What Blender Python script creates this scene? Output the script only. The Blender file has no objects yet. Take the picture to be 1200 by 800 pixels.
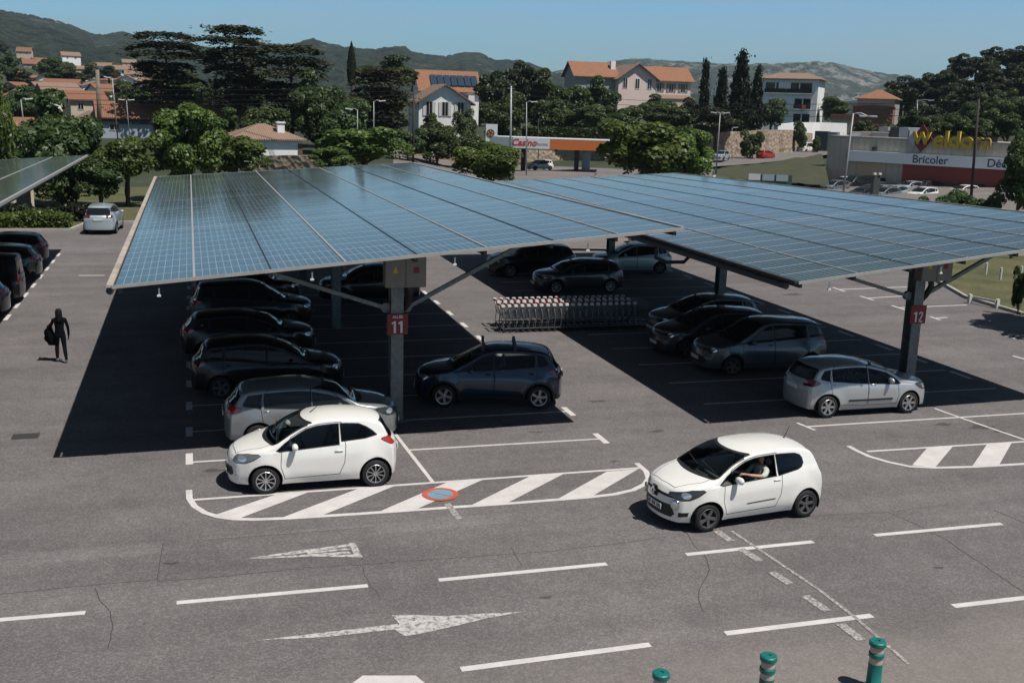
import bpy, bmesh, math, random
import numpy as np
from mathutils import Vector, Matrix
R = math.radians
C = bpy.context.scene.collection
sc = bpy.context.scene
random.seed(7)
# ------------------------------------------------------------------ camera
F, PITCH, ROLL, YAW, CAMH = 1260.0, R(12.34), R(1.737), R(16.75), 8.06
def cray(u, v):
    c, s = math.cos(ROLL), math.sin(ROLL)
    u, v = c*u - s*v, s*u + c*v
    d = (u, math.cos(PITCH) + v*math.sin(PITCH), -math.sin(PITCH) + v*math.cos(PITCH))
    c, s = math.cos(YAW), math.sin(YAW)
    return Vector((c*d[0] + s*d[1], -s*d[0] + c*d[1], d[2]))
def ray(px, py): return cray((px-600)/F, -(py-400)/F)
def G(px, py, z=0.0):            # where the sight line through a photo pixel meets height z
    d = ray(px, py); t = (CAMH - z)/-d.z
    return Vector((d.x*t, d.y*t, z))
def D(px, py, dist):             # the point at a horizontal distance on that sight line
    d = ray(px, py); t = dist/math.hypot(d.x, d.y)
    return Vector((d.x*t, d.y*t, CAMH + d.z*t))
fw = cray(0, 0); rt = cray(1, 0) - fw; up = cray(0, 1) - fw
cam = bpy.data.objects.new('camera', bpy.data.cameras.new('camera'))
C.objects.link(cam)
mw = Matrix((rt, up, -fw)).transposed().to_4x4(); mw.translation = (0, 0, CAMH)
cam.matrix_world = mw
cam.data.sensor_width = 36; cam.data.lens = 36*F/1200
cam.data.clip_start = .3; cam.data.clip_end = 20000
sc.camera = cam
# ------------------------------------------------------------------ light
SUN = Vector((.345, -.39, 1)).normalized()
sun = bpy.data.lights.new('sun', 'SUN'); sun.energy = 5.0; sun.angle = R(.53); sun.color = (1, .955, .89)
so = bpy.data.objects.new('sun', sun); C.objects.link(so); so.location = (0, 0, 60)
so.rotation_euler = SUN.to_track_quat('Z', 'Y').to_euler()
w = bpy.data.worlds.new('World'); sc.world = w; w.use_nodes = True
nt = w.node_tree; bg = nt.nodes['Background']
sky = nt.nodes.new('ShaderNodeTexSky'); sky.sky_type = 'NISHITA'; sky.sun_disc = False
sky.sun_elevation = math.asin(SUN.z); sky.sun_rotation = math.atan2(SUN.x, SUN.y)
sky.altitude = 200; sky.air_density = 1.0; sky.dust_density = .8; sky.ozone_density = 2.2
tc = nt.nodes.new('ShaderNodeTexCoord'); mp = nt.nodes.new('ShaderNodeMapping'); mp.inputs['Scale'].default_value = (1.4, 1.4, 26)
nz = nt.nodes.new('ShaderNodeTexNoise'); nz.inputs['Scale'].default_value = 2.2; nz.inputs['Detail'].default_value = 5
cr = nt.nodes.new('ShaderNodeMapRange'); cr.inputs[1].default_value = .38; cr.inputs[2].default_value = .8; cr.inputs[4].default_value = .42
mx = nt.nodes.new('ShaderNodeMixRGB'); mx.inputs[2].default_value = (7.5, 8.6, 9.4, 1)
nt.links.new(tc.outputs['Generated'], mp.inputs[0]); nt.links.new(mp.outputs[0], nz.inputs[0]); nt.links.new(nz.outputs[0], cr.inputs[0])
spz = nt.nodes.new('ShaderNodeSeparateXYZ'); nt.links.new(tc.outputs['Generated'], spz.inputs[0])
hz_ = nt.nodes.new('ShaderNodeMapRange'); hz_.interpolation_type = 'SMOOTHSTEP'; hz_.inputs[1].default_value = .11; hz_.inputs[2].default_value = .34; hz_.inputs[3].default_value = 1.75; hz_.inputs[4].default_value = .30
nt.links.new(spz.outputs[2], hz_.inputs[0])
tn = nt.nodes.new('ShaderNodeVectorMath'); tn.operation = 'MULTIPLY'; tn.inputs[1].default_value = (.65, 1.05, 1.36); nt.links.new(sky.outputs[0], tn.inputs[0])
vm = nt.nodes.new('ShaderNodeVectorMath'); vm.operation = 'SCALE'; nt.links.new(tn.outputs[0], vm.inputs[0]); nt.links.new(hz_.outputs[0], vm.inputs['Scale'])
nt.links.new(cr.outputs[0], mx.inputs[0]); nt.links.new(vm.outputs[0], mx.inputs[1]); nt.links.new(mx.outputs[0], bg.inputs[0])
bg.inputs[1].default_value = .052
vs = sc.view_settings; vs.view_transform = 'Standard'; vs.look = 'None'; vs.exposure = 0; vs.gamma = 1
sc.render.engine = 'CYCLES'
cy = sc.cycles; cy.use_denoising = True; cy.max_bounces = 5; cy.diffuse_bounces = 1; cy.glossy_bounces = 3; cy.transmission_bounces = 4; cy.transparent_max_bounces = 12
cy.sample_clamp_indirect = 4; cy.caustics_reflective = False; cy.caustics_refractive = False; cy.use_adaptive_sampling = True; cy.adaptive_threshold = .015
cy.volume_bounces = 0
# ------------------------------------------------------------------ materials
MATS = {}
def M(name, col, rough=.6, metal=0, coat=0, var=0, vs=3.0, spec=.5, bump=0, bs=20, rnd=0, detail=4):
    if name in MATS: return MATS[name]
    m = bpy.data.materials.new(name); m.use_nodes = True; n = m.node_tree; b = n.nodes['Principled BSDF']
    b.inputs['Base Color'].default_value = (*col, 1); b.inputs['Roughness'].default_value = rough
    b.inputs['Metallic'].default_value = metal; b.inputs['Coat Weight'].default_value = coat; b.inputs['Coat Roughness'].default_value = .04
    b.inputs['Specular IOR Level'].default_value = spec
    src = None
    if var or bump:
        g = n.nodes.new('ShaderNodeNewGeometry')
    if var:
        t = n.nodes.new('ShaderNodeTexNoise'); t.inputs['Scale'].default_value = vs; t.inputs['Detail'].default_value = detail; t.inputs['Roughness'].default_value = .65
        n.links.new(g.outputs['Position'], t.inputs['Vector'])
        r = n.nodes.new('ShaderNodeMapRange'); r.inputs[1].default_value = .25; r.inputs[2].default_value = .75
        r.inputs[3].default_value = 1-var; r.inputs[4].default_value = 1+var; n.links.new(t.outputs[0], r.inputs[0]); src = r.outputs[0]
    if rnd:
        oi = n.nodes.new('ShaderNodeNewGeometry')
        r2 = n.nodes.new('ShaderNodeMapRange'); r2.inputs[3].default_value = 1-rnd; r2.inputs[4].default_value = 1+rnd; n.links.new(oi.outputs['Random Per Island'], r2.inputs[0])
        if src:
            mm = n.nodes.new('ShaderNodeMath'); mm.operation = 'MULTIPLY'; n.links.new(src, mm.inputs[0]); n.links.new(r2.outputs[0], mm.inputs[1]); src = mm.outputs[0]
        else: src = r2.outputs[0]
    if src:
        v = n.nodes.new('ShaderNodeVectorMath'); v.operation = 'SCALE'; v.inputs[0].default_value = col; n.links.new(src, v.inputs['Scale'])
        n.links.new(v.outputs[0], b.inputs['Base Color'])
    if bump:
        t = n.nodes.new('ShaderNodeTexNoise'); t.inputs['Scale'].default_value = bs; t.inputs['Detail'].default_value = 3
        n.links.new(g.outputs['Position'], t.inputs['Vector']); bn = n.nodes.new('ShaderNodeBump'); bn.inputs['Strength'].default_value = bump; bn.inputs['Distance'].default_value = .05
        n.links.new(t.outputs[0], bn.inputs['Height']); n.links.new(bn.outputs[0], b.inputs['Normal'])
    MATS[name] = m; return m
def nodes(name):
    m = bpy.data.materials.new(name); m.use_nodes = True; MATS[name] = m
    return m, m.node_tree, m.node_tree.nodes['Principled BSDF']
def N(n, t, **kw):
    x = n.nodes.new(t)
    for k, v in kw.items(): setattr(x, k, v)
    return x
def noise(n, vec, scale, detail=4, rough=.6):
    t = N(n, 'ShaderNodeTexNoise'); t.inputs['Scale'].default_value = scale; t.inputs['Detail'].default_value = detail; t.inputs['Roughness'].default_value = rough
    n.links.new(vec, t.inputs['Vector']); return t.outputs[0]
def rng(n, v, a, b, c, d):
    r = N(n, 'ShaderNodeMapRange'); r.inputs[1].default_value = a; r.inputs[2].default_value = b; r.inputs[3].default_value = c; r.inputs[4].default_value = d
    n.links.new(v, r.inputs[0]); return r.outputs[0]
def mth(n, op, a, b=None):
    x = N(n, 'ShaderNodeMath', operation=op)
    for i, v in enumerate((a, b)):
        if v is None: continue
        if isinstance(v, (int, float)): x.inputs[i].default_value = v
        else: n.links.new(v, x.inputs[i])
    return x.outputs[0]
def mixc(n, f, a, b):
    x = N(n, 'ShaderNodeMixRGB')
    for i, v in enumerate((f, a, b)):
        if isinstance(v, (int, float)): x.inputs[i].default_value = v
        elif isinstance(v, tuple): x.inputs[i].default_value = (*v, 1)
        else: n.links.new(v, x.inputs[i])
    return x.outputs[0]
def clear_glass():
    m, n, b = nodes('clear_glass'); o = n.nodes['Material Output']
    tr = N(n, 'ShaderNodeBsdfTransparent'); tr.inputs[0].default_value = (.62, .68, .66, 1)
    gl = N(n, 'ShaderNodeBsdfGlossy'); gl.inputs[1].default_value = .02
    fr = N(n, 'ShaderNodeFresnel'); fr.inputs[0].default_value = 1.5
    ms = N(n, 'ShaderNodeMixShader'); n.links.new(fr.outputs[0], ms.inputs[0]); n.links.new(tr.outputs[0], ms.inputs[1]); n.links.new(gl.outputs[0], ms.inputs[2])
    n.links.new(ms.outputs[0], o.inputs[0]); return m
GLASS = clear_glass()
DGLASS = M('dark_glass', (.010, .013, .015), .04, coat=.3)
# ------------------------------------------------------------------ object helpers
def tag(o, label, cat, group=None, kind=None):
    o['label'] = label
    if cat: o['category'] = cat
    if group: o['group'] = group
    if kind: o['kind'] = kind
    return o
def thing(name, label, cat, loc=(0, 0, 0), rz=0, group=None):
    o = bpy.data.objects.new(name, None); C.objects.link(o); o.empty_display_size = .2
    o.location = loc; o.rotation_euler = (0, 0, rz)
    return tag(o, label, cat, group)
def link(name, me, parent=None):
    o = bpy.data.objects.new(name, me); C.objects.link(o)
    if parent: o.parent = parent
    return o
class MB:
    def __init__(s): s.v = []; s.f = []; s.m = []; s.mi = 0
    def add(s, vs, fs):
        k = len(s.v); s.v += [tuple(p) for p in vs]; s.f += [tuple(i+k for i in f) for f in fs]; s.m += [s.mi]*len(fs); return s
    def box(s, x0, x1, y0, y1, z0, z1):
        return s.add([(x, y, z) for z in (z0, z1) for y in (y0, y1) for x in (x0, x1)], [(0, 2, 3, 1), (4, 5, 7, 6), (0, 1, 5, 4), (2, 6, 7, 3), (0, 4, 6, 2), (1, 3, 7, 5)])
    def bar(s, p, q, w, h=None, upv=(0, 0, 1)):     # rectangular bar from p to q
        p, q = Vector(p), Vector(q); h = h or w; d = (q-p).normalized(); a = d.cross(Vector(upv))
        if a.length < 1e-4: a = d.cross(Vector((0, 1, 0)))
        a.normalize(); b = a.cross(d); a *= w/2; b *= h/2
        return s.add([e+i*a+j*b for e in (p, q) for i, j in ((-1, -1), (1, -1), (1, 1), (-1, 1))], [(3, 2, 1, 0), (4, 5, 6, 7), (0, 1, 5, 4), (1, 2, 6, 5), (2, 3, 7, 6), (3, 0, 4, 7)])
    def tube(s, pts, rad, n=8, cap=True):
        pts = [Vector(p) for p in pts]; k = len(pts); rad = rad if isinstance(rad, (list, tuple)) else [rad]*k
        vs = []
        for i, p in enumerate(pts):
            d = (pts[min(i+1, k-1)] - pts[max(i-1, 0)]).normalized(); a = d.cross(Vector((0, 0, 1)))
            if a.length < 1e-3: a = Vector((1, 0, 0))
            a.normalize(); b = d.cross(a)
            vs += [p + (a*math.cos(t*2*math.pi/n) + b*math.sin(t*2*math.pi/n))*rad[i] for t in range(n)]
        fs = [(i*n+t, i*n+(t+1) % n, (i+1)*n+(t+1) % n, (i+1)*n+t) for i in range(k-1) for t in range(n)]
        if cap: fs += [tuple(range(n))[::-1], tuple(range((k-1)*n, k*n))]
        return s.add(vs, fs)
    def lathe(s, prof, n=24, axis='z', c=(0, 0, 0)):  # prof: (radius, height)
        vs = []
        for r_, h in prof:
            for t in range(n):
                a = 2*math.pi*t/n; x, y = r_*math.cos(a), r_*math.sin(a)
                vs.append((c[0]+x, c[1]+y, c[2]+h) if axis == 'z' else (c[0]+x, c[1]+h, c[2]+y))
        fs = [(i*n+t, i*n+(t+1) % n, (i+1)*n+(t+1) % n, (i+1)*n+t) for i in range(len(prof)-1) for t in range(n)]
        return s.add(vs, fs)
    def prism(s, poly, a, b, axis='z'):               # polygon extruded from a to b
        def P(p, h): return (p[0], p[1], h) if axis == 'z' else ((p[0], h, p[1]) if axis == 'y' else (h, p[0], p[1]))
        n = len(poly)
        return s.add([P(p, a) for p in poly] + [P(p, b) for p in poly], [tuple(range(n))[::-1], tuple(range(n, 2*n))] + [(i, (i+1) % n, n+(i+1) % n, n+i) for i in range(n)])
    def mesh(s, name, mats, smooth=False, recalc=True, bevel=0):
        me = bpy.data.meshes.new(name); me.from_pydata(s.v, [], s.f)
        for m in (mats if isinstance(mats, (list, tuple)) else [mats]): me.materials.append(m)
        me.polygons.foreach_set('material_index', s.m)
        if recalc or bevel:
            b = bmesh.new(); b.from_mesh(me)
            if bevel: bmesh.ops.bevel(b, geom=[e for e in b.edges], offset=bevel, segments=2, affect='EDGES', clamp_overlap=True)
            bmesh.ops.recalc_face_normals(b, faces=b.faces[:]); b.to_mesh(me); b.free()
        if smooth: me.polygons.foreach_set('use_smooth', [True]*len(me.polygons))
        return me
    def build(s, name, mats, parent=None, smooth=False, bevel=0, loc=None, recalc=True):
        o = link(name, s.mesh(name, mats, smooth, recalc, bevel), parent)
        if loc is not None: o.location = loc
        return o
def text(name, body, size, mat, parent=None, loc=(0, 0, 0), rot=(0, 0, 0), ext=.01, bold=0, shear=0, align='CENTER'):
    cu = bpy.data.curves.new(name, 'FONT'); cu.body = body; cu.size = size; cu.extrude = ext; cu.offset = bold; cu.shear = shear
    cu.align_x = align; cu.align_y = 'CENTER'; cu.materials.append(mat)
    tmp = bpy.data.objects.new(name, cu); C.objects.link(tmp); dg = bpy.context.evaluated_depsgraph_get(); dg.update(); me = bpy.data.meshes.new_from_object(tmp.evaluated_get(dg)); bpy.data.objects.remove(tmp)
    if not me.materials: me.materials.append(mat)
    o = link(name, me, parent); o.location = loc; o.rotation_euler = rot; return o
def copy_tree(o, parent=None):
    c = o.copy(); C.objects.link(c); c.parent = parent
    if parent: c.matrix_parent_inverse = o.matrix_parent_inverse.copy()
    for ch in o.children: copy_tree(ch, c)
    return c
def rpoly(p, r=.05, k=3):
    out = []; n = len(p)
    for i in range(n):
        a, c, b_ = Vector(p[i-1]), Vector(p[i]), Vector(p[(i+1) % n]); d1, d2 = a-c, b_-c; q = min(r, d1.length*.45, d2.length*.45); s_, e = c+d1.normalized()*q, c+d2.normalized()*q
        for j in range(k+1): t = j/k; v = s_*(1-t)**2 + c*2*t*(1-t) + e*t*t; out.append((v.x, v.y))
    return out
def chaikin(p, n=2, closed=True):
    for _ in range(n):
        q = []
        for i in range(len(p)):
            a, b = p[i], p[(i+1) % len(p)]
            q += [(a[0]*.75+b[0]*.25, a[1]*.75+b[1]*.25), (a[0]*.25+b[0]*.75, a[1]*.25+b[1]*.75)]
        p = q
    return p
# ------------------------------------------------------------------ ground, terrain, hills
def lerp(xs, ys, x): return float(np.interp(x, xs, ys))
def px_az(px): d = ray(px, 125); return math.atan2(d.x, d.y)
COLS = [-2200, -300, 0, 150, 300, 450, 600, 750, 900, 1000, 1100, 1200, 1500, 4000]
AZ = [max(-2.6, -1.9 if c < -2000 else px_az(c)) if c < 3000 else 2.6 for c in COLS]
RR = [0, 92, 150, 200, 260, 330, 450, 700, 1100, 1700, 2400, 9000]
HT = np.array([[0, 0, 1, 3, 6, 8, 12, 20, 30, 40, 40, 0], [0, 0, 1, 3.5, 6, 9, 15, 26, 40, 56, 40, -60], [0, 0, 1, 3.2, 6, 9, 15, 26, 38, 52, 40, -60], [0, 0, 1, 3, 5.5, 8, 13, 21, 30, 38, 30, -60],
  [0, 0, 1, 3, 5, 7, 9, 12, 16, 18, 10, -60], [0, 0, 1.2, 3.2, 5.5, 7, 8, 9, 10, 10, 0, -60], [0, 0, -1.5, 1.5, 5, 6, 6, 6, 6, 5, 0, -60], [0, 0, -1.2, 0.5, 6, 6, 5, 5, 5, 5, 0, -60],
  [0, 0, -.8, 0, 4, 5, 5, 5, 5, 5, 0, -60], [0, 0, -.4, 0, 3.5, 5, 6, 6, 6, 5, 0, -60], [0, 0, 0, 3, 8, 12, 16, 16, 16, 16, 16, 0], [0, 0, .5, 5, 14, 20, 26, 28, 28, 28, 28, 0],
  [0, 0, 1, 6, 14, 20, 26, 28, 28, 28, 28, 0], [0, 0, 1, 3, 6, 8, 12, 20, 30, 30, 30, 0]])
def terrain_h(x, y):
    r, a = math.hypot(x, y), math.atan2(x, y)
    i = max(0, min(len(AZ)-2, int(np.searchsorted(AZ, a))-1)); t = (a-AZ[i])/(AZ[i+1]-AZ[i]); t = min(1, max(0, t)); t = t*t*(3-2*t)
    return lerp(RR, HT[i], r)*(1-t) + lerp(RR, HT[i+1], r)*t
def asphalt(name, base, worn=True):
    m, n, b = nodes(name); g = N(n, 'ShaderNodeNewGeometry'); p = g.outputs['Position']
    fine = rng(n, noise(n, p, 26, 4, .85), .32, .68, .78, 1.22)
    vo = N(n, 'ShaderNodeTexVoronoi'); vo.inputs['Scale'].default_value = 34; n.links.new(p, vo.inputs['Vector']); vs0 = N(n, 'ShaderNodeSeparateXYZ'); n.links.new(vo.outputs['Color'], vs0.inputs[0]); grit = rng(n, mth(n, 'POWER', vs0.outputs[0], 2.2), 0, 1, .84, 1.36)
    big = rng(n, noise(n, p, .22, 5, .62), .3, .7, .86, 1.15)
    mid = rng(n, noise(n, p, 1.7, 5, .7), .3, .7, .9, 1.1)
    mp_ = N(n, 'ShaderNodeMapping'); mp_.inputs['Scale'].default_value = (.07, 1.0, 1); n.links.new(p, mp_.inputs[0])
    lane = rng(n, noise(n, mp_.outputs[0], .9, 3, .5), .3, .7, .88, 1.1)
    f = mth(n, 'MULTIPLY', mth(n, 'MULTIPLY', mth(n, 'MULTIPLY', fine, big), mth(n, 'MULTIPLY', mid, grit)), lane)
    v = N(n, 'ShaderNodeVectorMath', operation='SCALE'); v.inputs[0].default_value = base; n.links.new(f, v.inputs['Scale'])
    oil = rng(n, noise(n, p, .85, 3, .5), .60, .74, 0, .45)
    spk = rng(n, noise(n, p, 9, 2, .5), .735, .76, 0, .8)
    col = mixc(n, oil, v.outputs[0], tuple(c*.5 for c in base)); col = mixc(n, spk, col, tuple(c*.35 for c in base))
    spx = N(n, 'ShaderNodeSeparateXYZ'); n.links.new(p, spx.inputs[0]); edge = mth(n, 'MULTIPLY', rng(n, mth(n, 'ADD', spx.outputs[1], mth(n, 'MULTIPLY', noise(n, p, .5, 4, .6), 3.0)), 13.2, 16.0, .55, 0), rng(n, noise(n, p, 6, 4, .8), .3, .7, .5, 1))
    col = mixc(n, edge, col, (.30, .265, .235))
    n.links.new(col, b.inputs['Base Color']); b.inputs['Roughness'].default_value = .85; b.inputs['Specular IOR Level'].default_value = .3
    bn = N(n, 'ShaderNodeBump'); bn.inputs['Strength'].default_value = .35; bn.inputs['Distance'].default_value = .01
    n.links.new(noise(n, p, 130, 2), bn.inputs['Height']); n.links.new(bn.outputs[0], b.inputs['Normal']); return m
ASPH = asphalt('asphalt', (.142, .130, .130)); ASPH2 = asphalt('far_asphalt', (.17, .152, .145))
def earth():
    m, n, b = nodes('scrub_ground'); p = N(n, 'ShaderNodeNewGeometry').outputs['Position']
    a = rng(n, noise(n, p, .035, 6, .7), .35, .65, 0, 1); c = rng(n, noise(n, p, .3, 4, .7), .55, .72, 0, .8)
    col = mixc(n, a, (.018, .030, .013), (.040, .050, .022)); col = mixc(n, c, col, (.085, .08, .05))
    n.links.new(col, b.inputs['Base Color']); b.inputs['Roughness'].default_value = .95; return m
SCRUB = earth()
def grass_mat(name, a, c, d):
    m, n, b = nodes(name); p = N(n, 'ShaderNodeNewGeometry').outputs['Position']
    col = mixc(n, rng(n, noise(n, p, .5, 5, .7), .35, .65, 0, 1), a, c); col = mixc(n, rng(n, noise(n, p, 7, 3, .7), .45, .7, 0, .75), col, d)
    n.links.new(col, b.inputs['Base Color']); b.inputs['Roughness'].default_value = .95
    bn = N(n, 'ShaderNodeBump'); bn.inputs['Strength'].default_value = .8; bn.inputs['Distance'].default_value = .08; n.links.new(noise(n, p, 14, 3), bn.inputs['Height']); n.links.new(bn.outputs[0], b.inputs['Normal']); return m
LAWN = grass_mat('lawn_grass', (.062, .072, .026), (.135, .120, .055), (.045, .058, .018)); BANK = grass_mat('bank_grass', (.040, .050, .022), (.075, .072, .036), (.022, .032, .014))
# one terrain sheet to the horizon (sunk a little under the car park sheets)
naz, V, Fc = 150, [], []
rs = [0.01, 20, 40, 60, 75, 92, 105, 120, 135, 150, 165, 182, 200, 220, 240, 260, 290, 330, 380, 450, 560, 700, 900, 1100, 1400, 1700, 2400, 4000, 9000]
azs = np.concatenate([np.linspace(-3.1415, -.5, 26)[:-1], np.linspace(-.5, 1.1, 100), np.linspace(1.1, 3.1415, 26)[1:]])
rnd = random.Random(3)
for r_ in rs:
    for a in azs:
        x, y = r_*math.sin(a), r_*math.cos(a); j = 0 if r_ < 230 else (rnd.random()-.5)*r_*.004
        V.append((x, y, terrain_h(x, y) - .06 + j))
k = len(azs)
Fc = [(i*k+j, i*k+j+1, (i+1)*k+j+1, (i+1)*k+j) for i in range(len(rs)-1) for j in range(k-1)]
tm = MB(); tm.v = V; tm.f = Fc; tm.m = [0]*len(Fc)
def yard(f):
    x = sum(V[i][0] for i in f)/4; y = sum(V[i][1] for i in f)/4; r_ = math.hypot(x, y); a = math.atan2(x, y)
    return 1 if (px_az(470) < a < px_az(830) and 84 < r_ < 166) or (px_az(830) <= a < px_az(1300) and 84 < r_ < 156) else 0
tm.m = [yard(f) for f in Fc]
tag(tm.build('terrain', [SCRUB, ASPH2], smooth=True), 'rolling scrubby land rising beyond the car park', None, kind='structure')
def sheet(name, pts, z, mat, label, thick=0):
    b = MB()
    if thick: b.prism([(p[0], p[1]) for p in pts], z-thick, z)
    else: b.add([(p[0], p[1], z) for p in pts], [tuple(range(len(pts)))])
    o = b.build(name, mat); tag(o, label, None, kind='structure'); return o
sheet('parking_lot', [(-60, -25), (90, -25), (90, 70), (70, 88), (-60, 88)], 0, ASPH, 'worn grey asphalt of the supermarket car park and its road')
# lawns and kerbs
KERB = M('kerb_stone', (.36, .34, .31), .85, var=.2, vs=4)
lawn_l = [(-60, 69), (-7.0, 69), (-6.4, 73), (0, 73.2), (12, 73.2), (12, 104), (-60, 104)]
sheet('lawn', lawn_l, .1, LAWN, 'sunlit lawn behind the hedges under the trees', .15)
P = [G(1085, 322), G(1107, 334), G(1133, 349), G(1200, 369)]
e = [(p.x, p.y) for p in P]; e = [(30.5, 62), (33.5, 62)] + [(e[0][0]-.3, e[0][1]+6)] + e + [(e[-1][0]+9, e[-1][1]-8), (90, 28), (90, 60)]
e2 = [(37.6, 60), (37.8, 53)] + [(p.x, p.y) for p in P[0:]] + [(P[-1].x+8, P[-1].y-7), (80, 26), (80, 60)]
sheet('lawn', e2, .11, LAWN, 'dry patchy lawn at the edge of the car park beyond the second canopy', .16)
kb = MB()
pts = e2[0:7]
for a, b_ in zip(pts[:-1], pts[1:]): kb.bar((a[0]-.1, a[1]-.05, .05), (b_[0]-.1, b_[1]-.05, .05), .16, .16)
tag(kb.build('kerb', KERB), 'pale stone kerb round the dry lawn', None, kind='structure')
kb = MB()
for a, b_ in (((-60, 68.9), (-7, 68.9)), ((-7, 68.9), (-6.3, 73)), ((-6.3, 73.05), (12, 73.05))): kb.bar((*a, .06), (*b_, .06), .2, .17)
tag(kb.build('kerb', KERB), 'pale stone kerb in front of the hedges', None, kind='structure')
# main road past the filling station and the street that runs behind the lawn at right
def road(name, pts, wdt, label, mat=ASPH2, dz=.05, follow=True):
    b = MB(); vs = []
    for i, p in enumerate(pts):
        a, c = pts[max(0, i-1)], pts[min(len(pts)-1, i+1)]; d = Vector((c[0]-a[0], c[1]-a[1])).normalized(); nrm = Vector((-d.y, d.x))*wdt/2
        for s in (1, .33, -.33, -1):
            x, y = p[0]+nrm.x*s, p[1]+nrm.y*s; vs.append((x, y, (p[2] if len(p) > 2 else terrain_h(p[0], p[1]))+dz))
    b.add(vs, [(i*4+j, i*4+j+1, i*4+j+5, i*4+j+4) for i in range(len(pts)-1) for j in range(3)])
    return tag(b.build(name, mat, smooth=True), label, None, kind='structure')
# the road: points by pixel and distance
RD = [(-40, 108, .2), (-5, 120, .1), (20, 135, -.6)] + [tuple(D(px, py, d)) for px, py, d in ((560, 207, 146), (640, 203, 158), (720, 199, 168), (850, 189.5, 180), (900, 184, 196), (960, 176, 222), (1010, 171, 240))]
road('main_road', RD, 12, 'sunlit main road climbing past the filling station')
tm2 = [tuple(D(px, py, d)) for px, py, d in ((1020, 294.5, 52), (1100, 302, 51), (1200, 313, 50), (1330, 325, 49))]
sheet('street', [(20, 58.5), (38, 55.5), (90, 44), (90, 49), (38, 61), (20, 64)], .118, ASPH2, 'side street behind the dry lawn')
sheet('forecourt', [tuple(D(px, py, d))[:2] for px, py, d in ((560, 215, 118), (690, 213, 118), (700, 203, 160), (560, 209, 142))], -.55, ASPH2, 'pale asphalt forecourt round the filling station')
# grass bank under the road
bk = MB(); A = [D(848, 197, 172), D(900, 190.5, 186), D(962, 180, 212)]; Bq = [D(838, 208, 128), D(900, 212, 122), D(972, 216, 116)]
rows = 6
vs = []
for i in range(rows+1):
    t = i/rows
    for j in range(13):
        s = j/12*2; q = int(min(1, math.floor(s))); f = s-q
        a = A[q].lerp(A[q+1], f); b_ = Bq[q].lerp(Bq[q+1], f); p = b_.lerp(a, t); vs.append((p.x, p.y, p.z + .5*math.sin(t*3.14)+random.uniform(-.15, .15)))
bk.add(vs, [(i*13+j, i*13+j+1, (i+1)*13+j+1, (i+1)*13+j) for i in range(rows) for j in range(12)])
tag(bk.build('grass_bank', BANK, smooth=True), 'rough grass bank below the climbing road', None, kind='structure')
# ---- far hills
def hill_mat(name, g1, g2, rock, amt):
    m, n, b = nodes(name); g = N(n, 'ShaderNodeNewGeometry'); p = g.outputs['Position']
    a = rng(n, noise(n, p, .010, 8, .8), .40, .60, 0, 1); c = noise(n, p, .006, 9, .72)
    sp = N(n, 'ShaderNodeSeparateXYZ'); n.links.new(p, sp.inputs[0]); hz = rng(n, sp.outputs[2], 40, 260, -.06, .03)
    mpz = N(n, 'ShaderNodeMapping'); mpz.inputs['Scale'].default_value = (1, 1, .22); n.links.new(p, mpz.inputs[0]); c = noise(n, mpz.outputs[0], .016, 8, .75); f = rng(n, mth(n, 'ADD', c, hz), amt, amt+.04, 0, 1)
    f2 = mth(n, 'MULTIPLY', f, rng(n, noise(n, p, .03, 5, .8), .35, .6, .1, 1))
    t = rng(n, noise(n, p, .055, 4, .8), .38, .62, .35, 1.6)
    col = mixc(n, a, g1, g2); v = N(n, 'ShaderNodeVectorMath', operation='SCALE'); n.links.new(col, v.inputs[0]); n.links.new(t, v.inputs['Scale'])
    n.links.new(mixc(n, f2, v.outputs[0], rock), b.inputs['Base Color']); b.inputs['Roughness'].default_value = 1; b.inputs['Specular IOR Level'].default_value = .1
    bn = N(n, 'ShaderNodeBump'); bn.inputs['Strength'].default_value = 1; bn.inputs['Distance'].default_value = 26; n.links.new(noise(n, p, .03, 5, .7), bn.inputs['Height']); n.links.new(bn.outputs[0], b.inputs['Normal']); return m
from mathutils import noise as mn
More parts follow.
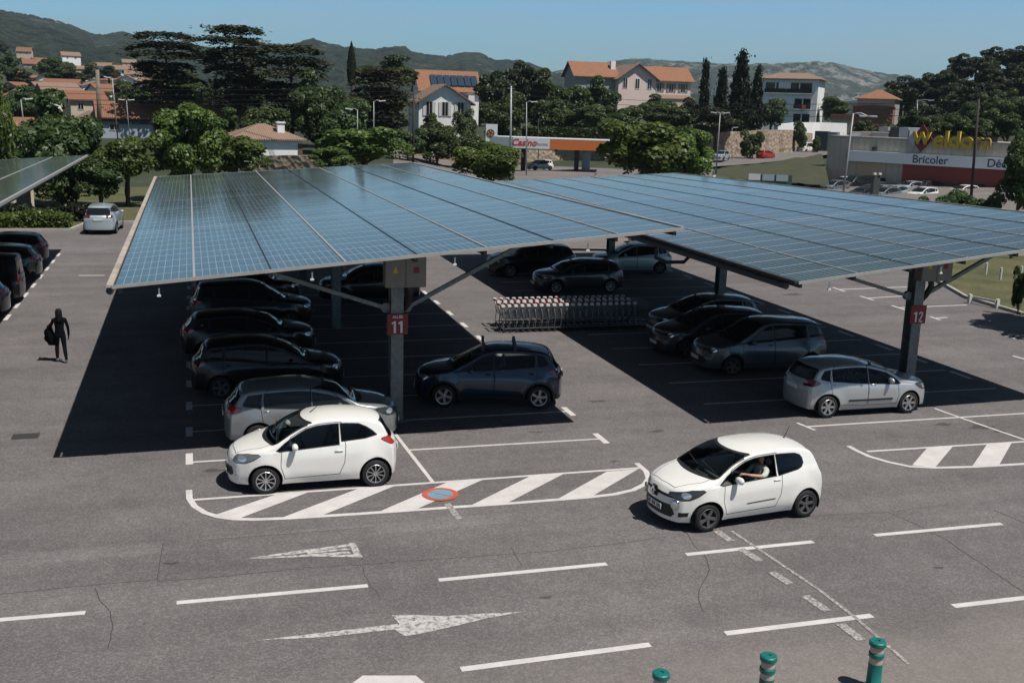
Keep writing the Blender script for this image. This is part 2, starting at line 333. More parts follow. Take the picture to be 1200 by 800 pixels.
def hill(name, ridge, dist, depth, base_y, mat, label, rough, seed, spur):
    b = MB(); cols = []; xs = np.concatenate([np.arange(ridge[0][0], -60, 10), np.arange(-60, 1260, 2.5), np.arange(1260, ridge[-1][0]+1, 12)]); nr = 34
    rx, ry = [p[0] for p in ridge], [p[1] for p in ridge]
    for px in xs:
        yr = np.interp(px, rx, ry); top = D(px, yr, dist); d0 = Vector((top.x, top.y)).normalized()
        for i in range(nr+9):
            if i <= nr: t = i/nr; r_ = dist - depth*(1-t); z = -40*(1-t)**2 + top.z*(t**1.25)
            else: t = 1-(i-nr)/9; r_ = dist + (i-nr)*110; z = top.z*t*t
            x, y = d0.x*r_, d0.y*r_
            q = Vector((x*.0028+seed, y*.0028, seed)); h = mn.fractal(q, .9, 2.1, 6)*rough + (abs(mn.noise(Vector((x*.0016+seed*3, y*.0016, 1.3))))-.25)*spur
            env = math.sin(min(1, i/nr)*math.pi)**.7 if i <= nr else .04
            env = max(env, .04)
            zz = z + h*env + mn.noise(Vector((x*.02, y*.02, seed)))*rough*.10; b.v.append((x, y, min(zz, CAMH+(top.z-CAMH)*r_/dist - (2.5 if i != nr else -mn.noise(Vector((px*.11, seed, 0)))*5 - mn.noise(Vector((px*.45, seed, 3)))*4 - max(0, mn.noise(Vector((px*.22, seed, 8))))*(9 if 455 < px < 580 else 2))) if i <= nr else min(zz, top.z*.98)))
    k = nr+9+0
    k = nr+9
    n = len(xs); b.f = [(j*k+i, (j+1)*k+i, (j+1)*k+i+1, j*k+i+1) for j in range(n-1) for i in range(k-1)]; b.m = [0]*len(b.f)
    return tag(b.build(name, mat, smooth=True), label, None, kind='structure')
RL = [(-700, 60), (-300, 20), (-100, 6), (0, 11), (35, 17), (60, 22), (100, 35), (112, 40), (145, 37), (170, 45), (215, 52), (262, 56), (300, 48), (330, 54), (345, 50), (367, 45), (385, 52), (410, 55), (440, 57), (462, 54), (474, 54), (482, 61), (500, 63), (520, 66), (545, 61), (562, 62), (580, 70), (610, 70), (640, 80), (650, 85), (680, 90), (760, 104), (900, 118)]
RG = [(520, 112), (600, 95), (650, 83), (670, 80), (690, 76), (720, 71), (745, 68), (780, 70), (830, 74), (870, 75), (900, 75), (935, 73), (960, 72), (975, 74), (1000, 79), (1030, 85), (1055, 88), (1100, 95), (1200, 108), (1400, 112), (2000, 120)]
hill('hills', RG, 3900, 2000, 120, hill_mat('rocky_hill', (.030, .042, .030), (.052, .064, .044), (.27, .27, .265), .50), 'pale rocky limestone ridge along the horizon', 60, 4.2, 140)
hill('hills', RL, 2700, 1500, 90, hill_mat('green_hill', (.013, .022, .014), (.030, .042, .026), (.30, .29, .27), .585), 'dark green wooded mountain ridge falling from the left', 45, 1.7, 90)
# ------------------------------------------------------------------ painted markings
def paint(name, col, lo, hi, sc_=14):
    m, n, b = nodes(name); p = N(n, 'ShaderNodeNewGeometry').outputs['Position']
    f = mth(n, 'MULTIPLY', rng(n, noise(n, p, sc_, 5, .75), lo, hi, 1, 0), rng(n, noise(n, p, 110, 2, .7), .25, .5, .72, 1))
    dirt = rng(n, noise(n, p, 2.1, 5, .7), .35, .7, 1, .80)
    v = N(n, 'ShaderNodeVectorMath', operation='SCALE'); v.inputs[0].default_value = col; n.links.new(dirt, v.inputs['Scale'])
    n.links.new(mixc(n, f, (.145, .13, .125), v.outputs[0]), b.inputs['Base Color']); b.inputs['Roughness'].default_value = .75; return m
CRK = M('crack_fill', (.05, .046, .045), .9)
PAINT = paint('road_paint', (.63, .595, .585), .62, .72); PAINTW = paint('worn_paint', (.56, .53, .52), .46, .62, 9); PAINTF = paint('faint_paint', (.5, .48, .46), .38, .60, 16)
ZC = [.004]
def nz():
    ZC[0] += .0002; return ZC[0]
def mark(name, label, polys, mat=PAINT, z=.004):
    b = MB(); z = nz() if z != .005 and z >= .004 else (z if z < .004 else nz())
    for p in polys:
        q = [G(*a) for a in p]
        ar = sum(q[i].x*q[(i+1) % len(q)].y - q[(i+1) % len(q)].x*q[i].y for i in range(len(q)))
        if ar < 0: q = q[::-1]
        z += .00004; b.add([(a.x, a.y, z) for a in q], [tuple(range(len(q)))])
    o = link(name, b.mesh(name, mat, recalc=False)); tag(o, label, None, kind='structure'); return o
def lines(name, label, segs, wd, mat=PAINT, z=.004):      # polylines in pixels, wd metres wide on the ground
    b = MB(); z0 = nz() if mat is not CRK else .0025+random.random()*.001
    for si, s in enumerate(segs):
        z = z0 + .000025*(si % 7)
        q = [Vector((a[0], a[1], 0)) if len(a) == 3 else G(*a) for a in s]; L_, R_ = [], []
        for i, p in enumerate(q):
            d = (q[min(i+1, len(q)-1)] - q[max(i-1, 0)]).normalized(); nn = Vector((-d.y, d.x, 0))*wd/2
            L_.append((p.x+nn.x, p.y+nn.y, z)); R_.append((p.x-nn.x, p.y-nn.y, z))
        n = len(q); b.add(L_+R_, [(n+i, n+i+1, i+1, i) for i in range(n-1)])
    o = link(name, b.mesh(name, mat, recalc=False)); tag(o, label, None, kind='structure'); return o
W3 = lambda x, y: (x, y, 0)
for s in (((-60, 731), (100, 717.5)), ((207, 706), (431, 686)), ((514, 679.5), (711, 660.5)), ((804, 649.5), (953, 634.5)), ((1025, 627), (1174, 613.5))):
    lines('lane_dash', 'white dash of the far lane line on the road', [s], .13)
for s in (((540, 784), (762, 755)), ((850, 742), (1022, 721)), ((1117, 710), (1290, 690))):
    lines('lane_dash', 'white dash of the near lane line on the road', [s], .14)
def arc(c, r0, r1, a0, a1, n=8): return [(c[0]+r0*math.cos(R(a0+(a1-a0)*i/n)), c[1]+r1*math.sin(R(a0+(a1-a0)*i/n)), 0) for i in range(n+1)]
# left hatched island: world coordinates measured from the photo
tl, tr, bl, br = G(221, 586), G(752, 548), G(262, 609), G(735, 571)
yT, yB = tl.y, bl.y
lines('hatched_island', 'white outline of the hatched island by the parked hatchback', [[W3(tl.x, yT), W3(tr.x, tr.y)]], .10)
lines('hatched_island', 'white rounded border of the hatched island', [[(221.5, 574), (222, 584), (228, 593), (240, 600.5), (256, 605.5), (275, 608), (300, 608.5), (340, 607), (420, 602), (520, 595), (600, 589.5), (690, 582.5), (720, 579), (742, 574), (756, 567), (760, 560), (757, 552), (746, 542.5)]], .13)
mark('hatched_island', 'white slanting stripes inside the hatched island', [
 [(251, 603.5), (280, 607.5), (362, 576.5), (326, 578.5)], [(329, 607), (377, 604), (462, 569.5), (420, 572.5)], [(443, 600), (487, 597), (566, 562), (524, 565)],
 [(551, 592.5), (594, 589.5), (660, 555.5), (620, 558.5)], [(652, 585.5), (693, 582), (748, 549.5), (711, 552.5)]], z=.005)
# right hatched island
lines('hatched_island', 'white outline of the hatched island at the right edge', [[(1016, 529), (1110, 523), (1200, 517.5), (1300, 511)]], .10)
lines('hatched_island', 'white rounded border of the hatched island at the right edge', [[(994, 522.5), (1004, 528), (1018, 534.5), (1040, 541), (1066, 546.5), (1095, 548), (1140, 547), (1200, 543.5), (1300, 536)]], .13)
mark('hatched_island', 'white slanting stripes of the hatched island at the right edge', [[(1069, 545), (1096, 547.5), (1117, 522.5), (1087, 524.5)], [(1139, 547), (1171, 544.5), (1186, 518), (1157, 520)], [(1222, 541), (1256, 539), (1262, 513), (1232, 515)]], z=.005)
# bays of the first aisle
Ys = [24.15 + 2.36*i for i in range(12)]
seg = [[W3(-.2, 24.15), W3(.9, 24.15)], [(480, 527.3), (707, 514)], [(462, 507), (508, 566)], [(934, 495.5), (955, 504)], [(946, 500), (1000, 496.5), (1100, 490.5), (1200, 484.5), (1300, 478)], [(1095, 478.5), (1130, 491), (1200, 515), (1260, 535)], [(222, 585), (222, 575)]]
seg += [[W3(-.2, y), W3(9.6, y)] for y in Ys[1:]] + [[W3(13.7, y), W3(23.6, y)] for y in Ys[1:]]
lines('bay_line', 'white lines between the parking bays under the canopies', seg, .09)
t = [[W3(9.64, y-.42), W3(9.64, y+.42)] for y in [24.05]+Ys[1:]] + [[W3(23.66, y-.5), W3(23.66, y+.5)] for y in (28.2, 30.39, 32.3, 34.66, 36.9, 39.15, 41.4, 43.75, 46.1, 48.49, 50.8, 53.1)]
t += [[W3(-.24, y-.4), W3(-.24, y+.4)] for y in [24.4]+Ys[1:]] + [[W3(-6.58, y-.55), W3(-6.58, y+.55)] for y in [42.0+2.35*i for i in range(8)]]
t += [[W3(-5.0, 51.6), W3(-3.9, 51.5)]]
lines('bay_line', 'short white cross ticks at the open ends of the parking bays', t, .16)
t = [[(976, 337), (990, 341.5)], [(983, 339.3), (1072, 336)], [(1008, 347), (1024, 352)], [(1016, 349.5), (1066, 346.5)], [(1045, 358), (1062, 363.5)], [(1055, 360.5), (1133, 357.5)], [(1090, 371), (1102, 375)], [(1094, 373), (1110, 372)], [(1187, 417), (1215, 425)], [(1178, 393.5), (1190, 397)]]
lines('bay_line', 'white ticks and lines of the bays beside the dry lawn', t, .13)
# worn arrows
mark('lane_arrow', 'worn white arrow head outlined on the road below the parked hatchback', [[(288, 654.5), (340, 646.5), (412, 637), (414, 639.5), (345, 649.5)], [(288, 655), (340, 651), (408, 646), (412, 648.5), (345, 653)], [(340, 651.5), (420, 649.5), (424, 653), (400, 652.5)], [(409, 636.5), (416, 636), (425, 652.5), (416, 653)], [(360, 647), (410, 642), (411, 644), (360, 649)]], PAINTW)
mark('lane_arrow', 'worn white arrow pointing right on the near lane', [[(459, 721), (468, 731), (463, 738), (475, 745.5), (500, 741), (540, 732), (572, 724), (612, 717), (565, 719), (520, 722), (490, 720.5)], [(300, 750.5), (380, 741), (466, 731), (467, 737), (380, 746.5)]], PAINTW)
lines('faint_line', 'faint leftover white line and stubs running down to the posts', [[(857, 622), (905, 654), (960, 691), (1003, 724), (1065, 778)]], .07, PAINTF)
lines('faint_line', 'faded white stubs of an old crossing', [[(840, 622), (857, 634)], [(868, 643), (890, 657)], [(904, 670), (926, 684)], [(943, 698), (970, 716)], [(985, 731), (1010, 750)]], .17, PAINTF)
lines('faint_line', 'faded white stub below the no parking roundel', [[(524, 590), (538, 608)]], .14, PAINTF, .003)
mark('stop_marking', 'edge of a solid white marking at the bottom of the road', [[(412, 801), (425, 791.5), (487, 791.5), (499, 801), (520, 822), (395, 822)]], PAINT)
# painted no parking roundel on the island
c = G(516, 579.5)
REDP = paint('red_paint', (.55, .09, .055), .6, .75); BLUEP = paint('blue_paint', (.10, .34, .44), .6, .75)
def disc(cx, cy_, r0, r1, z, mat, name, label):
    b = MB(); n = 40
    if r0: b.add([(cx+r_*math.cos(2*math.pi*i/n), cy_+r_*math.sin(2*math.pi*i/n), z) for r_ in (r0, r1) for i in range(n)], [(i, (i+1) % n, n+(i+1) % n, n+i)[::-1] for i in range(n)])
    else: b.add([(cx+r1*math.cos(2*math.pi*i/n), cy_+r1*math.sin(2*math.pi*i/n), z) for i in range(n)], [tuple(range(n))])
    tag(link(name, b.mesh(name, mat, recalc=False)), label, None, kind='structure')
disc(c.x, c.y, 0, .30, .0165, BLUEP, 'no_parking_roundel', 'blue disc of the painted no parking roundel'); disc(c.x, c.y, .27, .385, .0172, REDP, 'no_parking_roundel', 'red ring of the painted no parking roundel')
ZC[0] = .0175
lines('no_parking_roundel', 'red slash of the painted no parking roundel', [[(c.x-.2, c.y+.2, 0), (c.x+.2, c.y-.2, 0)]], .06, REDP)
PATCH = asphalt('patched_asphalt', (.134, .123, .123)); PALE = asphalt('polished_asphalt', (.158, .146, .145))
mark('asphalt_patch', 'darker resurfaced strip inside the hatched island', [[(300, 606), (392, 575), (640, 560), (740, 551), (735, 568), (560, 590)]], PATCH, .0012)
mark('asphalt_patch', 'slightly darker rectangular repair on the road', [[(191, 636), (440, 617), (445, 660), (184, 680)]], PATCH, .0014)
mark('asphalt_patch', 'pale tyre polished track on the far lane', [[(0, 650), (600, 600), (600, 612), (0, 664)]], PALE, .001)
OIL = asphalt('oily_asphalt', (.078, .072, .072)); _r = random.Random(21)
def stain(px, py, rx, ry):
    c_ = G(px, py); b = MB(); n = 18; k = _r.uniform(0, 6); b.add([(c_.x+rx*(1+.35*math.sin(3*t+k)+.2*_r.uniform(-1, 1))*math.cos(t), c_.y+ry*(1+.3*math.cos(2*t+k)+.2*_r.uniform(-1, 1))*math.sin(t), .0019) for t in np.linspace(0, 2*math.pi, n+1)[:-1]], [tuple(range(n))])
    tag(link('oil_stain', b.mesh('oil_stain', OIL, recalc=False)), 'small dark oil drip stain on the asphalt', None, kind='structure')
for a in ((537, 501, .22, .10), (555, 503, .20, .08), (600, 498, .3, .12), (505, 506, .35, .16), (628, 506, .18, .08), (1150, 500, .35, .15), (1105, 497, .25, .1), (1172, 505, .2, .1), (250, 551, .25, .09), (720, 540, .12, .06), (640, 700, .10, .06), (905, 560, .2, .08), (380, 745, .08, .05), (200, 660, .12, .07), (1100, 665, .1, .06), (930, 345, .5, .3), (700, 470, .25, .12), (770, 505, .2, .1)): stain(*a)
# cracks, joints and a drain cover
CRK = M('crack_fill', (.05, .046, .045), .9)
def crack(pts, wd, seed, jit=.5):
    r_ = random.Random(seed); out = []
    for a, b_ in zip(pts[:-1], pts[1:]):
        n = max(2, int(math.dist(a, b_)/5))
        for i in range(n): out.append((a[0]+(b_[0]-a[0])*i/n + r_.uniform(-jit, jit)*.6, a[1]+(b_[1]-a[1])*i/n + r_.uniform(-jit, jit)))
    out.append(pts[-1]); lines('asphalt_crack', 'dark crack wandering across the asphalt', [out], wd, CRK, .003)
_cr = crack
def crack(p_, w_, *a): _cr(p_, w_*.72, *a)
crack([(0, 696), (60, 690), (120, 684), (184, 679)], .018, 1); crack([(184, 679), (191, 636), (200, 634), (260, 631), (380, 622), (440, 617)], .016, 2)
crack([(184, 681), (240, 677), (300, 671), (370, 664), (430, 661), (480, 657), (560, 652), (640, 646), (720, 637), (780, 629)], .016, 3)
crack([(112, 690), (118, 705), (130, 718), (132, 735), (129, 748), (126, 760)], .02, 4, 1.5); crack([(805, 624), (815, 640), (828, 655), (832, 668), (820, 690), (818, 700), (824, 716)], .02, 5, 1.5)
crack([(1040, 600), (1065, 610), (1105, 630), (1150, 660), (1200, 694)], .025, 6); crack([(1165, 598), (1200, 612)], .025, 7); crack([(600, 640), (606, 655), (612, 663)], .014, 8, 1.2)
crack([(425, 664), (430, 680), (440, 692), (446, 702)], .014, 9, 1.2); crack([(880, 610), (960, 604), (1040, 600), (1110, 591)], .014, 10)
MET = M('iron_cover', (.09, .085, .08), .6, .6)
g = G(30, 511); b = MB(); b.box(g.x-.3, g.x+.3, g.y-.22, g.y+.22, -.02, .006); tag(b.build('drain_cover', MET), 'small iron drain cover in the asphalt left of the first canopy', 'drain cover')
# ------------------------------------------------------------------ cars
RUB = M('tyre_rubber', (.012, .012, .013), .8); BLK = M('black_plastic', (.015, .015, .017), .55); GAP = M('shut_line', (.006, .006, .007), .9); CHR = M('chrome', (.6, .61, .63), .15, 1)
ALU = M('alloy_rim', (.50, .50, .51), .3, .85); DRIM = M('dull_rim', (.12, .115, .12), .5, .4); HUBD = M('wheel_dark', (.01, .01, .01), .7)
LENS = M('lamp_lens', (.20, .21, .22), .08, .35, coat=1); LENSD = M('lamp_lens_dark', (.05, .055, .06), .1, .3, coat=1); LBR = M('lamp_reflector', (.75, .77, .78), .1, .8, coat=1); TAIL = M('tail_lens', (.42, .018, .012), .12, coat=1); TAILD = M('tail_lens_dark', (.13, .010, .010), .12, coat=1)
SEATM = M('seat_fabric', (.11, .11, .115), .9); PLATE = M('plate_white', (.72, .72, .70), .45); PLB = M('plate_ink', (.02, .02, .03), .6); ORG = M('orange_lens', (.5, .16, .02), .2, coat=1)
def pchip(xs, ys):
    xs, ys = np.array(xs, float), np.array(ys, float); h = np.diff(xs); d = np.diff(ys)/h; m = np.zeros(len(xs))
    for i in range(1, len(xs)-1):
        if d[i-1]*d[i] > 0: w1, w2 = 2*h[i]+h[i-1], h[i]+2*h[i-1]; m[i] = (w1+w2)/(w1/d[i-1]+w2/d[i])
    m[0], m[-1] = d[0], d[-1]
    def f(x):
        x = min(max(x, xs[0]), xs[-1]); i = min(len(h)-1, max(0, int(np.searchsorted(xs, x, 'right'))-1)); t = (x-xs[i])/h[i]
        return float((1+2*t)*(1-t)**2*ys[i] + t*(1-t)**2*h[i]*m[i] + t*t*(3-2*t)*ys[i+1] + t*t*(t-1)*h[i]*m[i+1])
    return f
def sm(x): x = min(1, max(0, x)); return x*x*(3-2*x)
class Car:
    """u runs from the nose (0) to the tail (L); y across; z up. Built around the wheelbase centre, nose towards +X."""
    def __init__(s, L, W, H, wb, fo, top, belt, wr=.30, tumble=.30, sweepF=.34, sweepR=.20, noseW=.80, tailW=.90, bot=.20, dz=1):
        s.L, s.W, s.H, s.wb, s.fo, s.wr = L, W/2, H, wb, fo, wr
        s.T = pchip(*zip(*top)); s.kp = [p[0] for p in top]; s.B = pchip(*zip(*belt)); s.tumble = tumble
        s.plan = pchip([0, .25, .8, 1.5, L*.6, L-.9, L-.3, L], [noseW, .90, .985, 1, 1, .985, tailW+.03, tailW]); s.sF, s.sR, s.bot = sweepF, sweepR, bot
        s.top = top; s.nt = 6
        s.rf = pchip([0, .2, .8, 1.3, 2, L-.8, L-.15, L], [.12, .16, .14, .08, .10, .10, .10, .10])
    def hw(s, u, z):
        b = s.B(u); zz = min(z, b)
        f = 1 - .035*max(0, (zz-.72)/.25)**2 - .10*max(0, (.42-zz)/.25)**1.6 + .004*math.sin((zz-.45)*9)
        y = s.W*s.plan(u)*f
        for c in (s.fo, s.fo+s.wb):
            r = math.hypot(u-c, z-s.wr); y += .022*sm((s.wr+.26-r)/.2)*(1 if z < b else 0)
        if 1.0 < u < s.L-.35: y -= .016*sm((z-(.80+.045*(u-1)))/.035)*sm((u-1.0)/.25)*sm((s.L-.35-u)/.25)*(1 if z < b else 1)
        if z > b: y -= s.tumble*(z-b) + .10*(z-b)**2 + .012*sm((z-b)/.03)
        return y
    def xs(s, u, y, z):
        q = abs(y)/s.W; x = u + s.sF*max(0, 1-u/1.0)**1.6*q**2.4 - s.sR*max(0, 1-(s.L-u)/.8)**1.5*q**2.4
        x += .10*max(0, 1-u/.5)*max(0, z-.52) + .12*max(0, 1-u/.4)*max(0, .36-z)
        x -= .05*max(0, 1-(s.L-u)/.3)*max(0, .42-z)*2
        x += .10*(1-q*q)*0
        # windscreen and rear screen bow
        tz = s.T(u)
        if tz > 1.02 and u < s.L*.5: x -= .10*(1-q*q)*sm((tz-1.0)/.15)*sm((s.H-.02-tz)/.2)
        return x
    def hull(s):
        L = s.L; us = sorted(set([round(v, 3) for v in list(np.linspace(0, L, 62)) + list(np.linspace(0, .3, 7)) + list(np.linspace(L-.35, L, 8)) + s.kp]))
        nl, nu, nc, nt = 9, 6, 4, s.nt; bm = bmesh.new(); secs = []
        for u in us:
            zt, r = s.T(u), s.rf(u); rv = r*.7; z1 = zt-rv; zb = s.bot + .04*sm((u-(L-.6))/.6) ; zm = min(s.B(u), z1-.02); pts = []
            for i in range(nl+1): z = zb+(zm-zb)*i/nl; pts.append((s.hw(u, z), z))
            for i in range(1, nu+1): z = zm+(z1-zm)*i/nu; pts.append((s.hw(u, z), z))
            y1 = pts[-1][0]
            for i in range(1, nc+1): a = i/nc*math.pi/2; pts.append((y1-r+r*math.cos(a), z1+rv*math.sin(a)))
            ye = y1-r; cr_ = .045 if zt > 1.2 else .03
            for i in range(1, nt+1): y = ye*(1-i/nt); pts.append((y, zt+cr_*(1-(y/ye)**2)))
            secs.append((u, pts))
        n = len(secs[0][1]); ring = []
        for u, pts in secs:
            rr = [bm.verts.new((s.xs(u, y, z), y, z)) for y, z in pts] + [bm.verts.new((s.xs(u, y, z), -y, z)) for y, z in pts[:-1]][::-1]
            ring.append(rr)
        m = len(ring[0])
        for a, b in zip(ring[:-1], ring[1:]):
            for i in range(m-1): bm.faces.new((a[i], a[i+1], b[i+1], b[i]))
        # end caps
        for ri, (u, pts) in ((0, secs[0]), (-1, secs[-1])):
            rr = ring[ri]; rows = n-nt  # rows up to the corner end
            grid = []
            for i in range(rows):
                y, z = pts[i]; row = []
                for k in range(-nt, nt+1):
                    if k == nt: row.append(rr[i])
                    elif k == -nt: row.append(rr[m-1-i])
                    elif i == rows-1: row.append(rr[n-1 + (-k)] if k <= 0 else rr[n-1-k])
                    else: yy = y*k/nt; row.append(bm.verts.new((s.xs(u, yy, z), yy, z)))
                grid.append(row)
            for i in range(rows-1):
                for k in range(2*nt):
                    f = (grid[i][k], grid[i][k+1], grid[i+1][k+1], grid[i+1][k])
                    try: bm.faces.new(f if ri == 0 else f[::-1])
                    except ValueError: pass
        bmesh.ops.recalc_face_normals(bm, faces=bm.faces[:])
        if sum(f.normal.z*f.calc_area() for f in bm.faces) < 0: bmesh.ops.reverse_faces(bm, faces=bm.faces[:])
        s.bm = bm; s.old = bm.faces.layers.int.new('old'); s.lay = bm.faces.layers.int.new('part'); s.mats = []; s.parts = {}; return bm
    def mi(s, m):
        if m not in s.mats: s.mats.append(m)
        return s.mats.index(m)
    def cut(s, poly, axis, filt):
        """clip the faces passing filt to a convex outline seen along an axis; returns the faces inside"""
        bm = s.bm; ar = sum(poly[i][0]*poly[(i+1) % len(poly)][1]-poly[(i+1) % len(poly)][0]*poly[i][1] for i in range(len(poly)))
        if ar < 0: poly = poly[::-1]
        lo = [min(p[i] for p in poly) for i in (0, 1)]; hi = [max(p[i] for p in poly) for i in (0, 1)]
        ia, ib = {'y': (0, 2), 'x': (1, 2), 'z': (0, 1)}[axis]
        fs = [f for f in bm.faces if f[s.lay] == 0 and filt(f.normal, f.calc_center_median()) and min(v.co[ia] for v in f.verts) < hi[0] and max(v.co[ia] for v in f.verts) > lo[0] and min(v.co[ib] for v in f.verts) < hi[1] and max(v.co[ib] for v in f.verts) > lo[1]]
        for i in range(len(poly)):
            a, b = poly[i], poly[(i+1) % len(poly)]; na, nb = b[1]-a[1], -(b[0]-a[0]); l = math.hypot(na, nb)
            if l < 1e-5: continue
            co = [0, 0, 0]; no = [0, 0, 0]; co[ia], co[ib] = a; no[ia], no[ib] = na/l, nb/l; co, no = Vector(co), Vector(no)
            geom = set(fs)
            for f in fs: geom.update(f.edges); geom.update(f.verts)
            out = bmesh.ops.bisect_plane(bm, geom=list(geom), dist=2e-5, plane_co=co, plane_no=no)['geom']
            fs = [f for f in out if isinstance(f, bmesh.types.BMFace) and (f.calc_center_median()-co).dot(no) < 0]
        return fs
    def setm(s, fs, m, keep=False):
        i = s.mi(m)
        for f in fs:
            if keep: f[s.old] = f.material_index
            f.material_index = i
    def region(s, name, poly, axis, filt, mat=None, ring=None, rmat=None, grow=.02, label=None):
        """an outline cut into the skin; ring = border of rmat, the inside becomes a part of its own"""
        if ring:
            cx = sum(p[0] for p in poly)/len(poly); cy_ = sum(p[1] for p in poly)/len(poly)
            q = []
            n = len(poly); ar = sum(poly[i][0]*poly[(i+1) % n][1]-poly[(i+1) % n][0]*poly[i][1] for i in range(n)); sg = 1 if ar > 0 else -1
            for i in range(n):
                a, p, b = Vector(poly[i-1]), Vector(poly[i]), Vector(poly[(i+1) % n]); d1, d2 = (p-a).normalized(), (b-p).normalized()
                n1, n2 = Vector((d1.y, -d1.x))*sg, Vector((d2.y, -d2.x))*sg; nn = (n1+n2); nn = nn/max(.5, nn.dot(n1)) if nn.length > 1e-6 else n1
                q.append((p.x+nn.x*ring, p.y+nn.y*ring))
            s.setm(s.cut(q, axis, filt), rmat, True)
        fs = s.cut(poly, axis, filt)
        if mat: s.setm(fs, mat)
        elif ring:
            for f in fs: f.material_index = f[s.old]
        if name:
            for side in ((1, -1) if axis == 'y' else (0,)):
                ff = [f for f in fs if side == 0 or f.calc_center_median().y*side > 0]
                if not ff: continue
                k = len(s.parts)+1; s.parts[k] = (name, side, label)
                for f in ff: f[s.lay] = k
        return fs
    def finish(s, root, cx):
        made = {}
        groups = {}
        for f in s.bm.faces: groups.setdefault(f[s.lay], []).append(f)
        objs = []
        for k, ff in groups.items():
            if k < 0: continue
            idx, V_, F_ = {}, [], []
            for f in ff:
                q = []
                for v in f.verts:
                    if v.index not in idx: idx[v.index] = len(V_); V_.append((cx - v.co.x, v.co.y, v.co.z))
                    q.append(idx[v.index])
                F_.append(q[::-1])
            me = bpy.data.meshes.new('car_skin'); me.from_pydata(V_, [], F_)
            used = sorted(set(f.material_index for f in ff)); mp_ = {u_: i for i, u_ in enumerate(used)}
            for u_ in used: me.materials.append(s.mats[u_])
            me.polygons.foreach_set('material_index', [mp_[f.material_index] for f in ff]); me.polygons.foreach_set('use_smooth', [True]*len(ff))
            name, side, label = ('body', 0, None) if k == 0 else s.parts[k]
            objs.append((name, side, label, me))
        doors = {}
        body = None
        for name, side, label, me in sorted(objs, key=lambda o: (o[0] != 'body', o[0] != 'door')):
            o = link(name, me, root)
            if label: o['label'] = label
            if name == 'body': body = o
            made.setdefault(name, []).append((o, side))
        s.bm.free(); return made, body
def wheel_mesh(r, w_, spokes, rim):
    t = MB(); t.lathe([(r*.60, -w_*.42), (r*.66, -w_*.5), (r*.90, -w_*.5), (r*.975, -w_*.38), (r, -w_*.2), (r, w_*.2), (r*.975, w_*.38), (r*.90, w_*.5), (r*.66, w_*.5), (r*.60, w_*.42)], 28, 'y')
    tm_ = t.mesh('tyre', RUB, smooth=True)
    b = MB(); b.mi = 0
    b.lathe([(r*.70, w_*.49), (r*.68, w_*.52), (r*.635, w_*.50), (r*.60, w_*.25), (r*.60, -w_*.4)], 28, 'y')
    b.mi = 1; b.lathe([(r*.60, w_*.12), (.001, w_*.10)], 20, 'y'); b.mi = 0
    b.lathe([(r*.17, w_*.2), (r*.17, w_*.43), (r*.10, w_*.47), (.001, w_*.48)], 16, 'y')
    for k in range(spokes):
        a = 2*math.pi*k/spokes; ca, sa = math.cos(a), math.sin(a); wd = r*(.42/spokes if spokes > 6 else .115)
        def P(rad, off, y): return (rad*ca - off*sa, y, rad*sa + off*ca)
        b.add([P(r*.13, -wd*.8, w_*.44), P(r*.13, wd*.8, w_*.44), P(r*.64, wd, w_*.46), P(r*.64, -wd, w_*.46), P(r*.13, -wd*.8, w_*.2), P(r*.13, wd*.8, w_*.2), P(r*.64, wd, w_*.25), P(r*.64, -wd, w_*.25)],
              [(0, 1, 2, 3), (7, 6, 5, 4), (0, 3, 7, 4), (1, 5, 6, 2), (2, 6, 7, 3), (0, 4, 5, 1)])
    rm = b.mesh('rim', [rim, HUBD], smooth=False)
    return tm_, rm
def rrect(x0, x1, z0, z1, n=2): return chaikin([(x0, z0), (x1, z0), (x1, z1), (x0, z1)], n)
